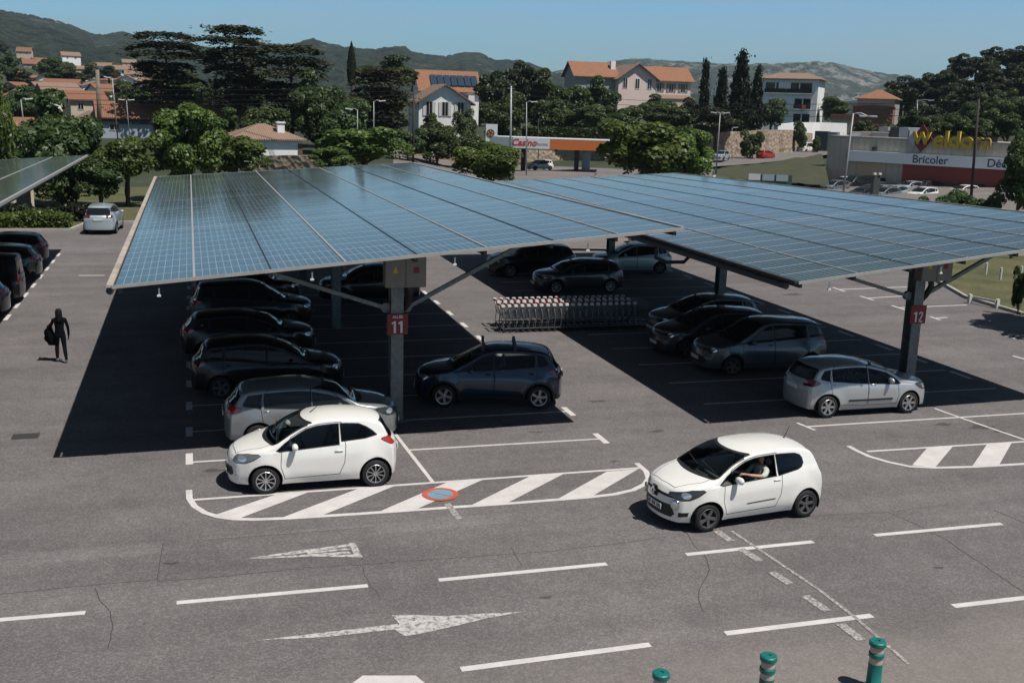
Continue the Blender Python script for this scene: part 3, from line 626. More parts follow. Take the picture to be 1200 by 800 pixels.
def make_car(name, label, cat, sp, paint_, doors=3, rim=ALU, spokes=5, clear=False, lamp=LENS, tail=TAIL, detail=True, group=None, cladding=None, trim=None):
    S = sp; c = Car(**S['dim']); c.hull(); L = c.L; c.mi(paint_)
    root = thing(name, label, cat, group=group)
    side = lambda n, p: abs(n.y) > .3
    glass = GLASS if clear else DGLASS
    # wheel openings
    for wc in (c.fo, c.fo+c.wb):
        ra = c.wr + .055
        if cladding:
            c.setm(c.cut([(wc+(ra+.07)*math.cos(a), c.wr+(ra+.07)*math.sin(a)) for a in np.linspace(0, 2*math.pi, 25)[:-1]], 'y', side), cladding)
        fs = c.cut([(wc+ra*math.cos(a), c.wr+.01+ra*math.sin(a)) for a in np.linspace(0, 2*math.pi, 29)[:-1]], 'y', lambda n, p: abs(p.y) > c.W*.5 and abs(n.x) < .97)
        for f in fs: f[c.lay] = -1
    if cladding: c.setm(c.cut([(0, 0), (L, 0), (L, .36), (0, .36)], 'y', lambda n, p: True), cladding)
    # side windows
    uA, uB, uC, rear = S['uA'], S['uB'], S['uC'], S.get('rear')
    off = .10; bz = lambda u: c.B(u)+.015
    arcp = [(u, c.T(u)-off) for u in np.linspace(uA, uC, 18) if c.T(u)-off > bz(u)+.02]
    def win(u0, u1, slant0=0, slant1=0):
        top_ = [p for p in arcp if u0+slant0 < p[0] < u1+slant1]
        t0 = u0+slant0; t1 = u1+slant1
        if u0 > uA+.1: top_ = [(t0, c.T(t0)-off)] + top_
        else: top_ = [(arcp[0][0]-.05, bz(arcp[0][0])+.015)] + top_
        if u1 < uC-.05: top_ = top_ + [(t1, c.T(t1)-off)]
        q = top_ + [(u1, bz(u1)), (max(u0, arcp[0][0]+.0), bz(max(u0, arcp[0][0])))]
        return q
    wins = [win(uA, uB-.035)]
    if rear: wins.append(rear(c, bz, off))
    if doors == 5:
        wins = [win(uA, uB-.03), win(uB+.03, S['uR'])]
        if S.get('quarter'): wins.append(S['quarter'](c, bz, off))
    for q in wins: c.region('window', q, 'y', lambda n, p: abs(n.y) > .3, glass, .018, BLK)
    # screens
    ws = S['screen']; c.region('windscreen', rpoly(ws, .06), 'x', lambda n, p: n.x < -.12 and p.z > .8 and p.x < L*.55, glass, .02, BLK)
    c.region('rear_window', rpoly(S['backlight'], .07), 'x', lambda n, p: n.x > .12 and p.z > .7 and p.x > L*.6, glass, .02, BLK)
    # lamps
    hz0 = S['hl'][0]; hd = [(u, z+hz0) for u, z in ((.06, .70), (.18, .655), (.36, .67), (.52, .74), (.66, .835), (.62, .865), (.42, .855), (.20, .80), (.08, .755))]; hin = S['hl'][1]
    hc = (.30, .755+hz0); c.region('reflector', [(hc[0]+.085*math.cos(a), hc[1]+.062*math.sin(a)) for a in np.linspace(0, 2*math.pi, 13)[:-1]], 'y', lambda n, p: abs(p.y) > hin+.08 and p.x < .8, LBR)
    c.region('headlight', hd, 'y', lambda n, p: abs(p.y) > hin and p.x < .9, lamp, .010, GAP)
    tlp = [(u+L, z) for u, z in S['tl']]; c.region('tail_light', rpoly(tlp, .04, 2), 'y', lambda n, p: abs(p.y) > S.get('tin', .52) and p.x > L-.7, tail, .010, GAP)
    for g_ in S.get('grille', []): c.region('grille', g_, 'x', lambda n, p: p.x < .5 and n.x < -.2, BLK)
    for s_ in (1, -1):
        if S.get('vent'): c.setm(c.cut([(y*s_, z) for y, z in S['vent']], 'x', lambda n, p: p.x < .6 and n.x < -.1), BLK)
    if S.get('rear_trim'): c.setm(c.cut(S['rear_trim'], 'x', lambda n, p: n.x > .2 and p.x > L*.8), BLK)
    # doors, bonnet
    dl = S['doors']; top_d = lambda u0, u1: [(u, c.T(u)-.070) for u in np.linspace(u0, u1, 6)]
    if S.get('door3'):
        a0 = arcp[0][0]; u1 = uB+.02; dl = [[(1.16, .33), (uB-.04, .36), (uB+.07, .60), (uB+.10, .95), (u1+.03, c.T(u1)-.12)] + top_d(a0+.25, u1)[::-1] + [(1.10, .93), (1.08, .6)]]
    for q in dl: c.region('door', q, 'y', lambda n, p: abs(n.y) > .12, None, .014, GAP)
    cw = S['cowl']-.06; bn = [(.19, -.40), (cw-.25, -.62*c.W/.83), (cw, -.60*c.W/.83), (cw, .60*c.W/.83), (cw-.25, .62*c.W/.83), (.19, .40), (.15, 0)]
    if bn: c.region('bonnet', bn, 'z', lambda n, p: n.z > .35 and p.x < 1.6 and p.z < 1.12 and c.bm is not None, None, .012, GAP)
    cx = c.fo + c.wb/2
    made, body = c.finish(root, cx)
    # underbody and wheel wells
    b = MB(); b.box(cx-L+.25, cx-.3, -c.W+.30, c.W-.30, c.bot+.01, c.bot+.05)
    for wc in (c.fo, c.fo+c.wb):
        x = cx-wc; ra = c.wr+.06
        for s_ in (1, -1):
            n = 16; vs = []
            for y in (c.W-.27, c.W*.955):
                vs += [(x+ra*math.cos(a), y*s_, c.wr+.01+ra*math.sin(a)) for a in np.linspace(-.35, math.pi+.35, n)]
            b.add(vs, [(i, i+1, n+i+1, n+i) for i in range(n-1)] + [tuple(range(n))])
    b.box(cx-L+.3, cx-.35, -c.W*.62, c.W*.62, c.bot+.05, .42 if clear else .75)
    b.build('underbody', GAP, root, recalc=False)
    # wheels
    tyre, rm = wheel_mesh(c.wr, .19, spokes, rim)
    for wc in (c.fo, c.fo+c.wb):
        for s_ in (1, -1):
            o = link('wheel', tyre, root); o.location = (cx-wc, s_*(c.W-.105), c.wr); o.rotation_euler = (random.uniform(0, 0), 0 if s_ > 0 else math.pi, 0)
            if s_ < 0: o.rotation_euler = (0, 0, math.pi)
            r_ = link('rim', rm, o)
            if s_ > 0: r_.rotation_euler = (0, random.uniform(0, 1.2), 0)
    # handles, mirrors, plate, wiper
    for i, (hx, hz) in enumerate(S['handles']):
        for s_ in (1, -1):
            y = c.hw(hx, hz); h = MB(); h.box(-.085, .085, -.016, .022, -.016, .016)
            d = made.get('door', []); best = None
            for o, sd in d:
                if sd == s_ :
                    xs_ = [v.co.x for v in o.data.vertices]
                    if min(xs_) <= cx-hx <= max(xs_): best = o
            h.build('handle', trim or paint_, best or root, bevel=.008, smooth=True, loc=(cx-hx, s_*y, hz))
    mx_, mz_ = S['mirror']
    for s_ in (1, -1):
        y = c.hw(mx_, mz_); h = MB(); vs = []
        h.lathe([(.0, -.11), (.055, -.10), (.082, -.05), (.088, 0), (.085, .06), (.06, .1), (.0, .11)], 12, 'y')
        h.v = [(v[0]*.75 - (.03 if v[0] < 0 else 0)*0, v[1], v[2]*.85) for v in h.v]; h.mi = 1; h.box(-.03, .03, -.14*s_-.03, -.14*s_+.05, -.07, -.035)
        h.build('mirror', [S.get('mirmat') or paint_, BLK], root, smooth=True, loc=(cx-mx_, s_*(y+.14), mz_))
    ft = min(0, 0)
    x0 = cx - c.xs(0, 0, .45)
    for xx, zz, nm in ((x0+.012, S.get('pz', .42), 1), (cx-L-.012+S.get('pin', 0), S.get('prz', .75), -1)):
        p = MB(); p.box(-.008, .008, -.26, .26, -.055, .055); p.build('number_plate', PLATE, root, loc=(xx, 0, zz))
    if detail:
        h = MB(); u0 = S['cowl']+.06
        for y0, y1 in ((.55, .02), (-.02, -.52)):
            h.tube([(cx-c.xs(S['cowl']+.05, y0, 1)+.0, y0, c.T(S['cowl']+.05)+.035), (cx-c.xs(S['cowl']+.16, y1, 1), y1, c.T(S['cowl']+.16)+.05)], .010, 5)
        h.build('wiper', BLK, root)
    if clear:
        for yy in (.36, -.36):
            t = MB(); z0 = .45; xs_ = cx-S['seat']
            t.box(xs_-.28, xs_+.24, yy-.25, yy+.25, z0-.12, z0+.08); o = t.build('seat', SEATM, root, bevel=.05, smooth=True)
            t = MB(); t.prism([(xs_-.22, z0), (xs_-.10, z0), (xs_-.30, z0+.58), (xs_-.42, z0+.56)], yy-.24, yy+.24, 'y'); t.build('backrest', SEATM, o, bevel=.04, smooth=True)
            t = MB(); t.box(xs_-.46, xs_-.36, yy-.12, yy+.12, z0+.62, z0+.80); t.build('headrest', SEATM, o, bevel=.04, smooth=True)
        t = MB(); xs_ = cx-S['seat']-.85; t.box(xs_-.1, xs_+.4, -.58, .58, .33, .52); t.prism([(xs_-.1, .5), (xs_+.02, .5), (xs_-.16, .98), (xs_-.26, .98)], -.58, .58, 'y'); t.build('rear_bench', SEATM, root, bevel=.04, smooth=True)
        xd = cx-S['cowl']-.18; t = MB(); t.prism([(xd+.16, .55), (xd+.12, .95), (xd-.12, .93), (xd-.28, .82), (xd-.30, .62)], -.66, .66, 'y'); t.build('dashboard', M('dashboard_grey', (.07, .075, .075), .7), root, bevel=.03, smooth=True)
        t = MB(); ang = np.linspace(0, 2*math.pi, 20); t.tube([(xd-.42+.10*math.sin(a), .36+.18*math.cos(a), .86+.15*math.sin(a)) for a in ang], .014, 6, False); t.bar((xd-.42, .19, .86), (xd-.42, .53, .86), .05, .02); t.bar((xd-.42, .36, .86), (xd-.2, .36, .78), .05); t.build('steering_wheel', BLK, root)
    root['cx'] = cx; root['L'] = L
    S['car'] = c
    return root, made
def chaikin_c(p): return chaikin(p, 2)
def sq(*p): return list(p)
# --- the body styles (dimensions in metres)
def ka():
    L = 3.62
    top = [(0, .66), (.05, .76), (.25, .87), (.6, .955), (.9, 1.02), (1.02, 1.07), (1.35, 1.27), (1.66, 1.425), (1.9, 1.475), (2.3, 1.495), (2.8, 1.465), (3.16, 1.39), (3.24, 1.35), (3.50, .98), (3.58, .90), (3.62, .78)]
    def rear(c, bz, off):
        u0 = 2.33; q = [(u0, c.T(u0)-off)] + [(u, c.T(u)-off-.0) for u in (2.45, 2.6, 2.72)] + [(2.88, 1.30), (3.0, 1.215), (3.09, 1.13), (3.06, 1.10), (2.85, bz(2.85)+.02), (u0+.02, bz(u0)+.0)]
        return q
    return dict(dim=dict(L=L, W=1.66, H=1.495, wb=2.30, fo=.76, top=top, belt=[(0, .78), (.9, .885), (1.2, .905), (2, .955), (2.6, 1.01), (3.1, 1.09), (L, 1.13)], wr=.295, noseW=.76, sweepF=.42, tailW=.84, sweepR=.26),
        uA=1.05, uB=2.32, uC=3.0, rear=rear, cowl=1.0, seat=1.95,
        screen=[(-.71, 1.035), (.71, 1.035), (.60, 1.425), (-.60, 1.425)], backlight=[(-.50, 1.02), (.50, 1.02), (.56, 1.10), (.50, 1.37), (-.50, 1.37), (-.56, 1.10)],
        head=[(.46, .735), (.60, .68), (.735, .70), (.80, .84), (.74, .885), (.60, .82)], tail=[(.52, .86), (.70, .82), (.80, .90), (.80, 1.02), (.72, 1.08), (.60, 1.0)],
        grille=[[(-.40, .34), (.40, .34), (.50, .40), (.46, .54), (-.46, .54), (-.50, .40)]],
        doors=[[(1.14, .33), (2.30, .36), (2.43, .60), (2.46, .98), (2.36, c_top), (1.9, c_top), (1.12, .90), (1.08, .6)] for c_top in (1.44,)], bonnet=[(.22, -.50), (.98, -.62), (.90, .0), (.98, .62), (.22, .50), (.14, 0)][0:0],
        door3=True, hl=(.0, .44), tl=[(-.44, 1.035), (-.36, .985), (-.20, .90), (.03, .90), (.03, 1.04), (-.10, 1.085), (-.30, 1.075)], handles=[(2.28, .865)], mirror=(1.36, 1.02), pz=.40, prz=.72)
def twingo():
    L = 3.69
    top = [(0, .70), (.05, .80), (.25, .89), (.6, .965), (.88, 1.02), (1.0, 1.07), (1.35, 1.27), (1.68, 1.41), (1.95, 1.455), (2.4, 1.47), (2.9, 1.445), (3.22, 1.39), (3.32, 1.34), (3.58, .98), (3.65, .90), (3.69, .76)]
    def rear(c, bz, off):
        u0 = 2.37; return [(u0, c.T(u0)-off)] + [(u, c.T(u)-off) for u in (2.5, 2.7, 2.84)] + [(2.96, 1.31), (3.01, 1.25), (3.03, 1.16), (2.98, 1.09), (2.88, 1.055), (u0+.02, bz(u0))]
    return dict(dim=dict(L=L, W=1.66, H=1.47, wb=2.367, fo=.74, top=top, belt=[(0, .80), (.9, .895), (1.2, .915), (2, .955), (2.6, .985), (3.1, 1.03), (L, 1.06)], wr=.29, noseW=.80, sweepF=.36, tailW=.88, sweepR=.22),
        uA=1.05, uB=2.36, uC=3.02, rear=rear, cowl=.98, seat=1.98,
        screen=[(-.71, 1.035), (.71, 1.035), (.60, 1.412), (-.60, 1.412)], backlight=[(-.50, 1.0), (.50, 1.0), (.57, 1.08), (.52, 1.37), (-.52, 1.37), (-.57, 1.08)],
        head=[(.40, .70), (.52, .655), (.70, .70), (.80, .83), (.72, .865), (.56, .81)], tail=[(.60, .86), (.74, .84), (.82, .92), (.82, 1.06), (.74, 1.08), (.64, 1.0)],
        grille=[[(-.46, .275), (.46, .275), (.54, .36), (.46, .53), (-.46, .53), (-.54, .36)], [(-.48, .665), (.48, .665), (.48, .72), (0, .735), (-.48, .72)]],
        doors=[[(1.13, .32), (2.30, .35), (2.44, .62), (2.48, .98), (2.38, 1.42), (1.9, 1.42), (1.11, .90), (1.07, .6)]], bonnet=None,
        door3=True, hl=(.0, .38), tl=[(-.20, .90), (-.10, .86), (.03, .86), (.03, 1.05), (-.14, 1.09), (-.20, 1.02)], tin=.60, vent=[(.60, .31), (.70, .33), (.72, .42), (.61, .41)], handles=[(2.34, .90)], mirror=(1.36, 1.02), pz=.43, prz=.72)
def hatch5(L=4.03, W=1.73, H=1.475, wb=2.57, fo=.82, wr=.31, bz0=.86, bz1=1.02, rise=0, rear_rake=.42):
    r = L-rear_rake
    top = [(0, .68+rise), (.05, .78+rise), (.25, .88+rise), (.7, .95+rise), (1.05, 1.0+rise), (1.17, 1.05+rise), (1.6, 1.27+rise), (2.0, H-.06), (2.3, H-.01), (2.6, H), (3.1, H-.02), (r-.12, H-.075), (r, H-.115), (L-.12, .99+rise), (L-.04, .90+rise), (L, .74+rise)]
    bl = [(0, .76+rise), (1.0, bz0+rise), (2, bz0+.05+rise), (3, bz1+rise), (L, bz1+.06+rise)]
    uB = fo+wb*.52; rw = fo+wb
    def quarter(c, bz, off):
        u0 = rw-.08; u1 = min(r-.02, rw+.34); return [(u0, c.T(u0)-off), (u1-.12, c.T(u1-.12)-off), (u1, bz(u1)+.06), (u1-.02, bz(u1)+.03), (u0+.05, bz(u0))]
    z0 = bz0+rise
    return dict(dim=dict(L=L, W=W, H=H, wb=wb, fo=fo, top=top, belt=bl, wr=wr, noseW=.80, sweepF=.38, tailW=.86, sweepR=.22, bot=.20+rise*.5),
        uA=1.2, uB=uB, uC=rw+.36, uR=rw-.14, quarter=quarter, cowl=1.14, seat=2.05,
        screen=[(-W*.42, 1.02+rise), (W*.42, 1.02+rise), (W*.352, H-.062), (-W*.352, H-.062)], backlight=[(-W*.36, 1.03+rise), (W*.36, 1.03+rise), (W*.33, H-.13), (-W*.33, H-.13)],
        head=[(.42, .70+rise), (.62, .67+rise), (.80, .74+rise), (.86, .87+rise), (.72, .84+rise), (.48, .76+rise)], tail=[(.50, .85+rise), (.74, .83+rise), (.86, .90+rise), (.86, 1.02+rise), (.74, 1.05+rise), (.56, .96+rise)],
        grille=[[(-.50, .30+rise), (.50, .30+rise), (.58, .40+rise), (.50, .52+rise), (-.50, .52+rise), (-.58, .40+rise)]],
        doors=[[(1.26, .33+rise), (uB-.02, .33+rise), (uB+.0, .8+rise), (uB+.0, H-.055), (uB-.4, H-.055), (1.24, z0), (1.20, .6+rise)], [(uB+.03, .33+rise), (rw-.34, .36+rise), (rw-.10, .68+rise), (rw-.06, 1.0+rise), (rw-.2, H-.055), (uB+.03, H-.055)]], bonnet=None,
        hl=(rise, .44), tl=[(-.42, .96+rise), (-.36, .92+rise), (-.14, .87+rise), (.03, .86+rise), (.03, 1.0+rise), (-.14, 1.05+rise), (-.34, 1.01+rise)], tin=.48, handles=[(uB-.14, .885+rise), (rw-.2, .92+rise)], mirror=(1.52, 1.0+rise), pz=.42+rise, prz=.78+rise)
def mpv(): 
    d = hatch5(L=4.34, W=1.845, H=1.64, wb=2.70, fo=.90, wr=.32, bz0=.93, bz1=1.06, rise=.06, rear_rake=.36); return d
def van():
    L, H = 4.7, 1.84
    top = [(0, .80), (.05, .92), (.3, 1.02), (.8, 1.10), (.95, 1.16), (1.5, 1.55), (1.85, 1.76), (2.2, H-.02), (2.8, H), (L-.3, H-.02), (L-.14, H-.06), (L-.04, 1.10), (L-.01, .95), (L, .8)]
    d = hatch5(L=L, W=1.86, H=H, wb=2.9, fo=.92, wr=.33, bz0=1.0, bz1=1.06, rise=.08)
    d['dim'].update(top=top, belt=[(0, .9), (1, 1.02), (2, 1.06), (L, 1.10)], tumble=.16, sweepR=.08, tailW=.95)
    d['screen'] = [(-.68, 1.18), (.68, 1.18), (.74, 1.24), (.64, 1.74), (-.64, 1.74), (-.74, 1.24)]; d['backlight'] = [(-.62, 1.14), (.62, 1.14), (.68, 1.2), (.62, 1.66), (-.62, 1.66), (-.68, 1.2)]
    d['tl'] = [(-.16, .80), (.03, .80), (.03, 1.25), (-.12, 1.28), (-.16, 1.1)]; d['tin'] = .70; d['uA'] = 1.05; d['cowl'] = .98; d['mirror'] = (1.5, 1.15); d['handles'] = [(2.25, .98), (3.5, .98)]
    d['doors'] = [[(1.2, .4), (2.38, .4), (2.4, 1.0), (2.4, 1.74), (1.9, 1.74), (1.18, 1.0)], [(2.44, .4), (3.45, .4), (3.62, .8), (3.62, 1.74), (2.44, 1.74)]]
    return d
def panel_van():
    d = van(); d['uR'] = 2.6; d['quarter'] = None; return d
# ------------------------------------------------------------------ car fleet
def recolor(root, a, b):
    for o in [root]+list(root.children_recursive):
        for sl in getattr(o, 'material_slots', []):
            if sl.material == a: sl.link = 'OBJECT'; sl.material = b
def place(o, x, y, head, z=0): o.location = (x, y, z); o.rotation_euler = (0, 0, R(head)); return o
PW = M('paint_white', (.80, .79, .75), .35, coat=1, var=.03, vs=2)
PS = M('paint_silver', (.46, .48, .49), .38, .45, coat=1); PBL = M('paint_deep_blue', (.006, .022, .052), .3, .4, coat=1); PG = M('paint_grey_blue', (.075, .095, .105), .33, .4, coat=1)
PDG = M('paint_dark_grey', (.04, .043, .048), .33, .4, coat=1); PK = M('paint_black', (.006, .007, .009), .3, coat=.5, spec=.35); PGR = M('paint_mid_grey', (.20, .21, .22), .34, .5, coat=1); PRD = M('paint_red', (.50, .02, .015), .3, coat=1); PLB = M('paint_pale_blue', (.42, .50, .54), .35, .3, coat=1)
PGS = M('paint_steel_grey', (.25, .26, .27), .34, .35, coat=1)
PGN = M('paint_dark_green', (.010, .035, .028), .25, .3, coat=1)
def extra(root, name, mesh, mats, **k): return mesh.build(name, mats, root, **k)
# white three door hatchback parked by the island (nose left)
r_, m = make_car('parked_car', 'white three door hatchback parked beside the hatched island with fancy dark spoked wheels', 'car', ka(), PW, 3, ALU, 10, True, LENS, TAIL)
place(r_, 2.44, 22.55, 180); kacar = r_
b = MB(); b.lathe([(.001, -.02), (.06, -.01), (.075, .02), (.06, .03)], 16, 'y')
for s_ in (1, -1):
    o = MB(); o.lathe([(.001, .012), (.075, .012), (.085, .0), (.085, -.03)], 18, 'y'); q = o.build('fog_lamp', LBR, r_, smooth=True, loc=(1.74, s_*.56, .46)); q.rotation_euler = (0, 0, R(-62 if s_ > 0 else -118))
b = MB(); b.tube([(0, 0, 0), (-.16, 0, .13)], [.012, .006], 6); b.build('antenna', BLK, r_, loc=(.15, 0, 1.50))
# white three door hatchback being driven (nose left, slightly turned)
S = twingo(); r_, m = make_car('driven_car', 'white three door hatchback driving along the road with its driver side window open', 'car', S, PW, 3, DRIM, 5, True, LENSD, TAIL)
place(r_, 10.58, 18.83, 186.9); tw = r_
for o, side in m['window']:          # the driver's window is wound down: the pane sits inside the door
    if side > 0 and max(v.co.x for v in o.data.vertices) > .2:
        o.name = 'lowered_window'; o.location.z = -.36; o.location.y = -.05
b = MB(); b.tube([(0, 0, 0), (-.13, 0, .26)], [.010, .004], 6); b.lathe([(.022, -.01), (.016, .02), (.001, .03)], 8); b.build('antenna', BLK, r_, loc=(-1.12, 0, 1.475))
nose = lambda y: 1.1835+.74 - .36*abs(y/.83)**2.4
for s_ in (1, -1):
    o = MB(); o.lathe([(.001, .02), (.06, .02), (.075, .01)], 18, 'y'); o.mi = 1; o.lathe([(.072, .012), (.09, .018), (.098, -.02)], 18, 'y')
    q = o.build('fog_lamp', [LBR, CHR], r_, smooth=True, loc=(nose(.55)+.02, s_*.56, .555)); q.rotation_euler = (0, 0, R(-58 if s_ > 0 else -122))
    o = MB(); yh = lambda x, z: S['car'].hw(1.9235-x, z)+.002; o.bar((.30, s_*yh(.30, .5), .50), (-.38, s_*yh(-.38, .525), .525), .010, .016); o.build('side_strip', BLK, r_)
def diamond(root, x, z, s=.085):
    o = MB(); P_ = [(0, s*1.15), (s*.78, 0), (0, -s*1.15), (-s*.78, 0)]; Q = [(0, s*.55), (s*.36, 0), (0, -s*.55), (-s*.36, 0)]
    vs = [(d, p[0], p[1]) for d in (0, .03) for l in (P_, Q) for p in l]
    o.add(vs, [f for i in range(4) for j in ((i+1) % 4,) for f in ((8+i, 8+j, 12+j, 12+i), (i, j, 8+j, 8+i), (4+i, 12+i, 12+j, 4+j))]); q = o.build('badge', CHR, root, loc=(x, 0, z)); return q
diamond(r_, nose(0)+.03, .70); b = MB(); b.box(-.008, .02, -.09, .09, -.11, .11); b.build('badge_plate', BLK, r_, loc=(nose(0)-.0, 0, .70), bevel=.02)
PLD = M('plate_shaded', (.62, .63, .64), .5)
# lettering blocks of the plate, too small in the photo to read
pl = [o for o in r_.children if o.name.startswith('number_plate') and o.location.x > 0][0]
b = MB()
for i, k in enumerate((0, 1, 3, 4, 5, 7, 8)): b.box(.009, .011, -.19+k*.046-.015, -.19+k*.046+.015, -.035, .035); 
b.build('lettering', M('plate_ink2', (.03, .035, .06), .6), pl)
b = MB(); b.box(.009, .0115, -.257, -.222, -.054, .054); b.box(.009, .0115, .222, .257, -.054, .054); b.build('plate_band', M('plate_blue', (.02, .06, .3), .5), pl)
# silver five door hatchback at the front of the second canopy (nose right)
r_, m = make_car('parked_car', 'silver five door hatchback at the edge of the shade by the second canopy post', 'car', hatch5(H=1.435, bz0=.845, bz1=.985), PS, 5, ALU, 6, True, LENSD, TAILD)
place(r_, 17.72, 25.42, 0); b = MB()
for s_ in (1, -1): b.bar((.72, s_*.868, .47), (-.66, s_*.868, .47), .03, .05)
b.build('side_strip', BLK, r_)
silver = r_
# dark blue hatchback with roof bars (nose left)
S = hatch5(L=4.08, W=1.757, H=1.60, wb=2.588, fo=.82, wr=.325, bz0=.92, bz1=1.06, rise=.06); r_, m = make_car('parked_car', 'dark blue tall hatchback with roof bars and black cladding under the first canopy', 'car', S, PBL, 5, ALU, 5, True, LENSD, TAILD, cladding=BLK)
place(r_, 7.85, 28.0, 166); stepway = r_
for xx in (.25, -.62):
    b = MB(); b.bar((xx, -.60, 1.70), (xx, .60, 1.70), .07, .035); b.bar((xx, -.58, 1.56), (xx, -.58, 1.70), .08, .05); b.bar((xx, .58, 1.56), (xx, .58, 1.70), .08, .05); b.build('roof_bar', BLK, r_)
# grey people carrier (nose left) and its neighbour
mpv_, m = make_car('parked_car', 'blue grey people carrier parked behind the silver hatchback in deep shade', 'car', mpv(), PG, 5, DRIM, 5, False, LENSD, TAIL)
place(mpv_, 17.45, 30.2, 178)
hb, m = make_car('parked_car', 'dark hatchback with a large glossy bonnet parked beyond the grey people carrier', 'car', hatch5(L=4.2, W=1.78, H=1.50, wb=2.6), PDG, 5, DRIM, 5, False, LENSD, TAILD)
place(hb, 17.0, 32.8, 180)
seat, m = make_car('parked_car', 'dark grey hatchback parked behind the white hatchback half in shade', 'car', hatch5(L=4.18, W=1.76, H=1.43, wb=2.56, fo=.84, bz0=.86, bz1=.97, rise=.0), PGS, 5, ALU, 7, False, LENSD, TAIL)
place(seat, 2.62, 25.6, 0)
KIDS = []
def another(src, frm, to, label, x, y, head, z=0, group=None, name=None, scale=1):
    c = copy_tree(src); recolor(c, frm, to); c['label'] = label
    if group: c['group'] = group
    elif 'group' in c: del c['group']
    if name: c.name = name
    place(c, x, y, head, z); c.scale = (scale,)*3; return c
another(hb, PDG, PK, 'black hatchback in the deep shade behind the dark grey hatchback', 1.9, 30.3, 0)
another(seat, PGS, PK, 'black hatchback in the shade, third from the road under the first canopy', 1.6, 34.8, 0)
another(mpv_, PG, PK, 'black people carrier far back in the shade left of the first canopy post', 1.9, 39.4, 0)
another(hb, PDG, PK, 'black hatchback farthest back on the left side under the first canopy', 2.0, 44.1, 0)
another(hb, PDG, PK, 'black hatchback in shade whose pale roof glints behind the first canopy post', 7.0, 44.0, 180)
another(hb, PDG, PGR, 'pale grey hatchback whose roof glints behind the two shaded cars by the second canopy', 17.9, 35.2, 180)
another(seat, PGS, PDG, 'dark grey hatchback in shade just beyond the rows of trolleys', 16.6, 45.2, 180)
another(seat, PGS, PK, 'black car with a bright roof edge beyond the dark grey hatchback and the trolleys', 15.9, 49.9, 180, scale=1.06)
wv = another(hb, PDG, PLB, 'white small hatchback half behind the far canopy post at the edge of the shade', 21.4, 50.4, 172, scale=.97)
another(hb, PDG, PW, 'white car seen under the first canopy corner beyond the small white hatchback', 27.6, 60.5, 180)
another(seat, PGS, PK, 'dark car parked in the open bays beside the dry lawn', 34.5, 56.5, 185)
vn, m = make_car('parked_van', 'dark passenger van with red tail lights parked in the left row', 'van', van(), PK, 5, DRIM, 5, False, LENSD, TAIL)
place(vn, -8.75, 45.4, 180)
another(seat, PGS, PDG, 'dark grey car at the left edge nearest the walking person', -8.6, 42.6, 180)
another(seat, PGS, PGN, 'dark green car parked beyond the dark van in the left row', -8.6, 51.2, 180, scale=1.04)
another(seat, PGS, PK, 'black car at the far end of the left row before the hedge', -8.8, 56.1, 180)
sv, m = make_car('parked_car', 'white sport utility car seen from behind under the trees by the hedge', 'car', hatch5(L=4.45, W=1.85, H=1.66, wb=2.68, fo=.9, wr=.35, bz0=1.0, bz1=1.12, rise=.12), PLB, 5, DRIM, 5, False, LENSD, TAILD)
place(sv, -5.1, 68.9, 86)
# cars on the far road, at the filling station and in front of the store
q = D(632, 203.5, 158); another(hb, PDG, PW, 'white hatchback driving past the filling station', q.x, q.y, 196, terrain_h(q.x, q.y)+.1)
q = D(845, 187.5, 180); another(hb, PDG, PLB, 'pale silver car on the climbing road by the stone wall', q.x, q.y, 225, q.z-.0)
q = D(897, 185.5, 192); another(seat, PGS, PRD, 'red car on the climbing road', q.x, q.y, 30, q.z-.05)
pv = another(vn, PK, PW, 'white small van on the climbing road below the white garden wall', 0, 0, 205); q = D(943, 178.5, 216); place(pv, q.x, q.y, 215, q.z)
q = D(960, 176.5, 226); another(hb, PDG, PW, 'white car half hidden behind the white van on the climbing road', q.x, q.y, 225, q.z)
far = [(850, 213, 112, hb, PDG, PW, 'white car whose roof shows over the second canopy left of the green fence', 200), (868, 213, 112, hb, PDG, PW, 'second white car roof over the canopy left of the green fence', 200), (940, 218, 108, hb, PDG, PW, 'white hatchback below the grass bank near the store', 195),
 (952, 223, 98, seat, PGS, PK, 'black car in front of the white hatchback near the store', 190), (977, 226, 96, hb, PDG, PGR, 'mid grey car parked in front of the store corner', 195), (1002, 222, 98, vn, PK, PK, 'black van in front of the store wall', 195),
 (1031, 224, 95, hb, PDG, PW, 'white hatchback beside the grey pillar by the store', 15), (1046, 233, 84, hb, PDG, PLB, 'pale car nearest the canopy edge before the store', 200), (1065, 226, 92, seat, PGS, PLB, 'pale silver car in the middle of the store car park', 195), (1063, 220, 98, vn, PK, PGR, 'grey van parked against the store front', 200),
 (1097, 223, 93, hb, PDG, PW, 'white car before the red store front', 190), (1080, 232, 84, hb, PDG, PW, 'white car half hidden by the bushes before the store', 195), (1180, 236, 78, seat, PGS, PGN, 'dark green car under the trees at the right edge', 190), (1018, 231, 90, seat, PGS, PDG, 'dark grey car at the left of the grey pillar by the store', 200)]
FB = [219, 219, 222, 229, 231, 228, 226, 238, 231, 226, 227, 240, 243, 236]
for (px, py, d, src, a, b_, lb, hd), yb_ in zip(far, FB):
    q = G(px, yb_-5, -.9); another(src, a, b_, lb, q.x, q.y, hd, -.9)
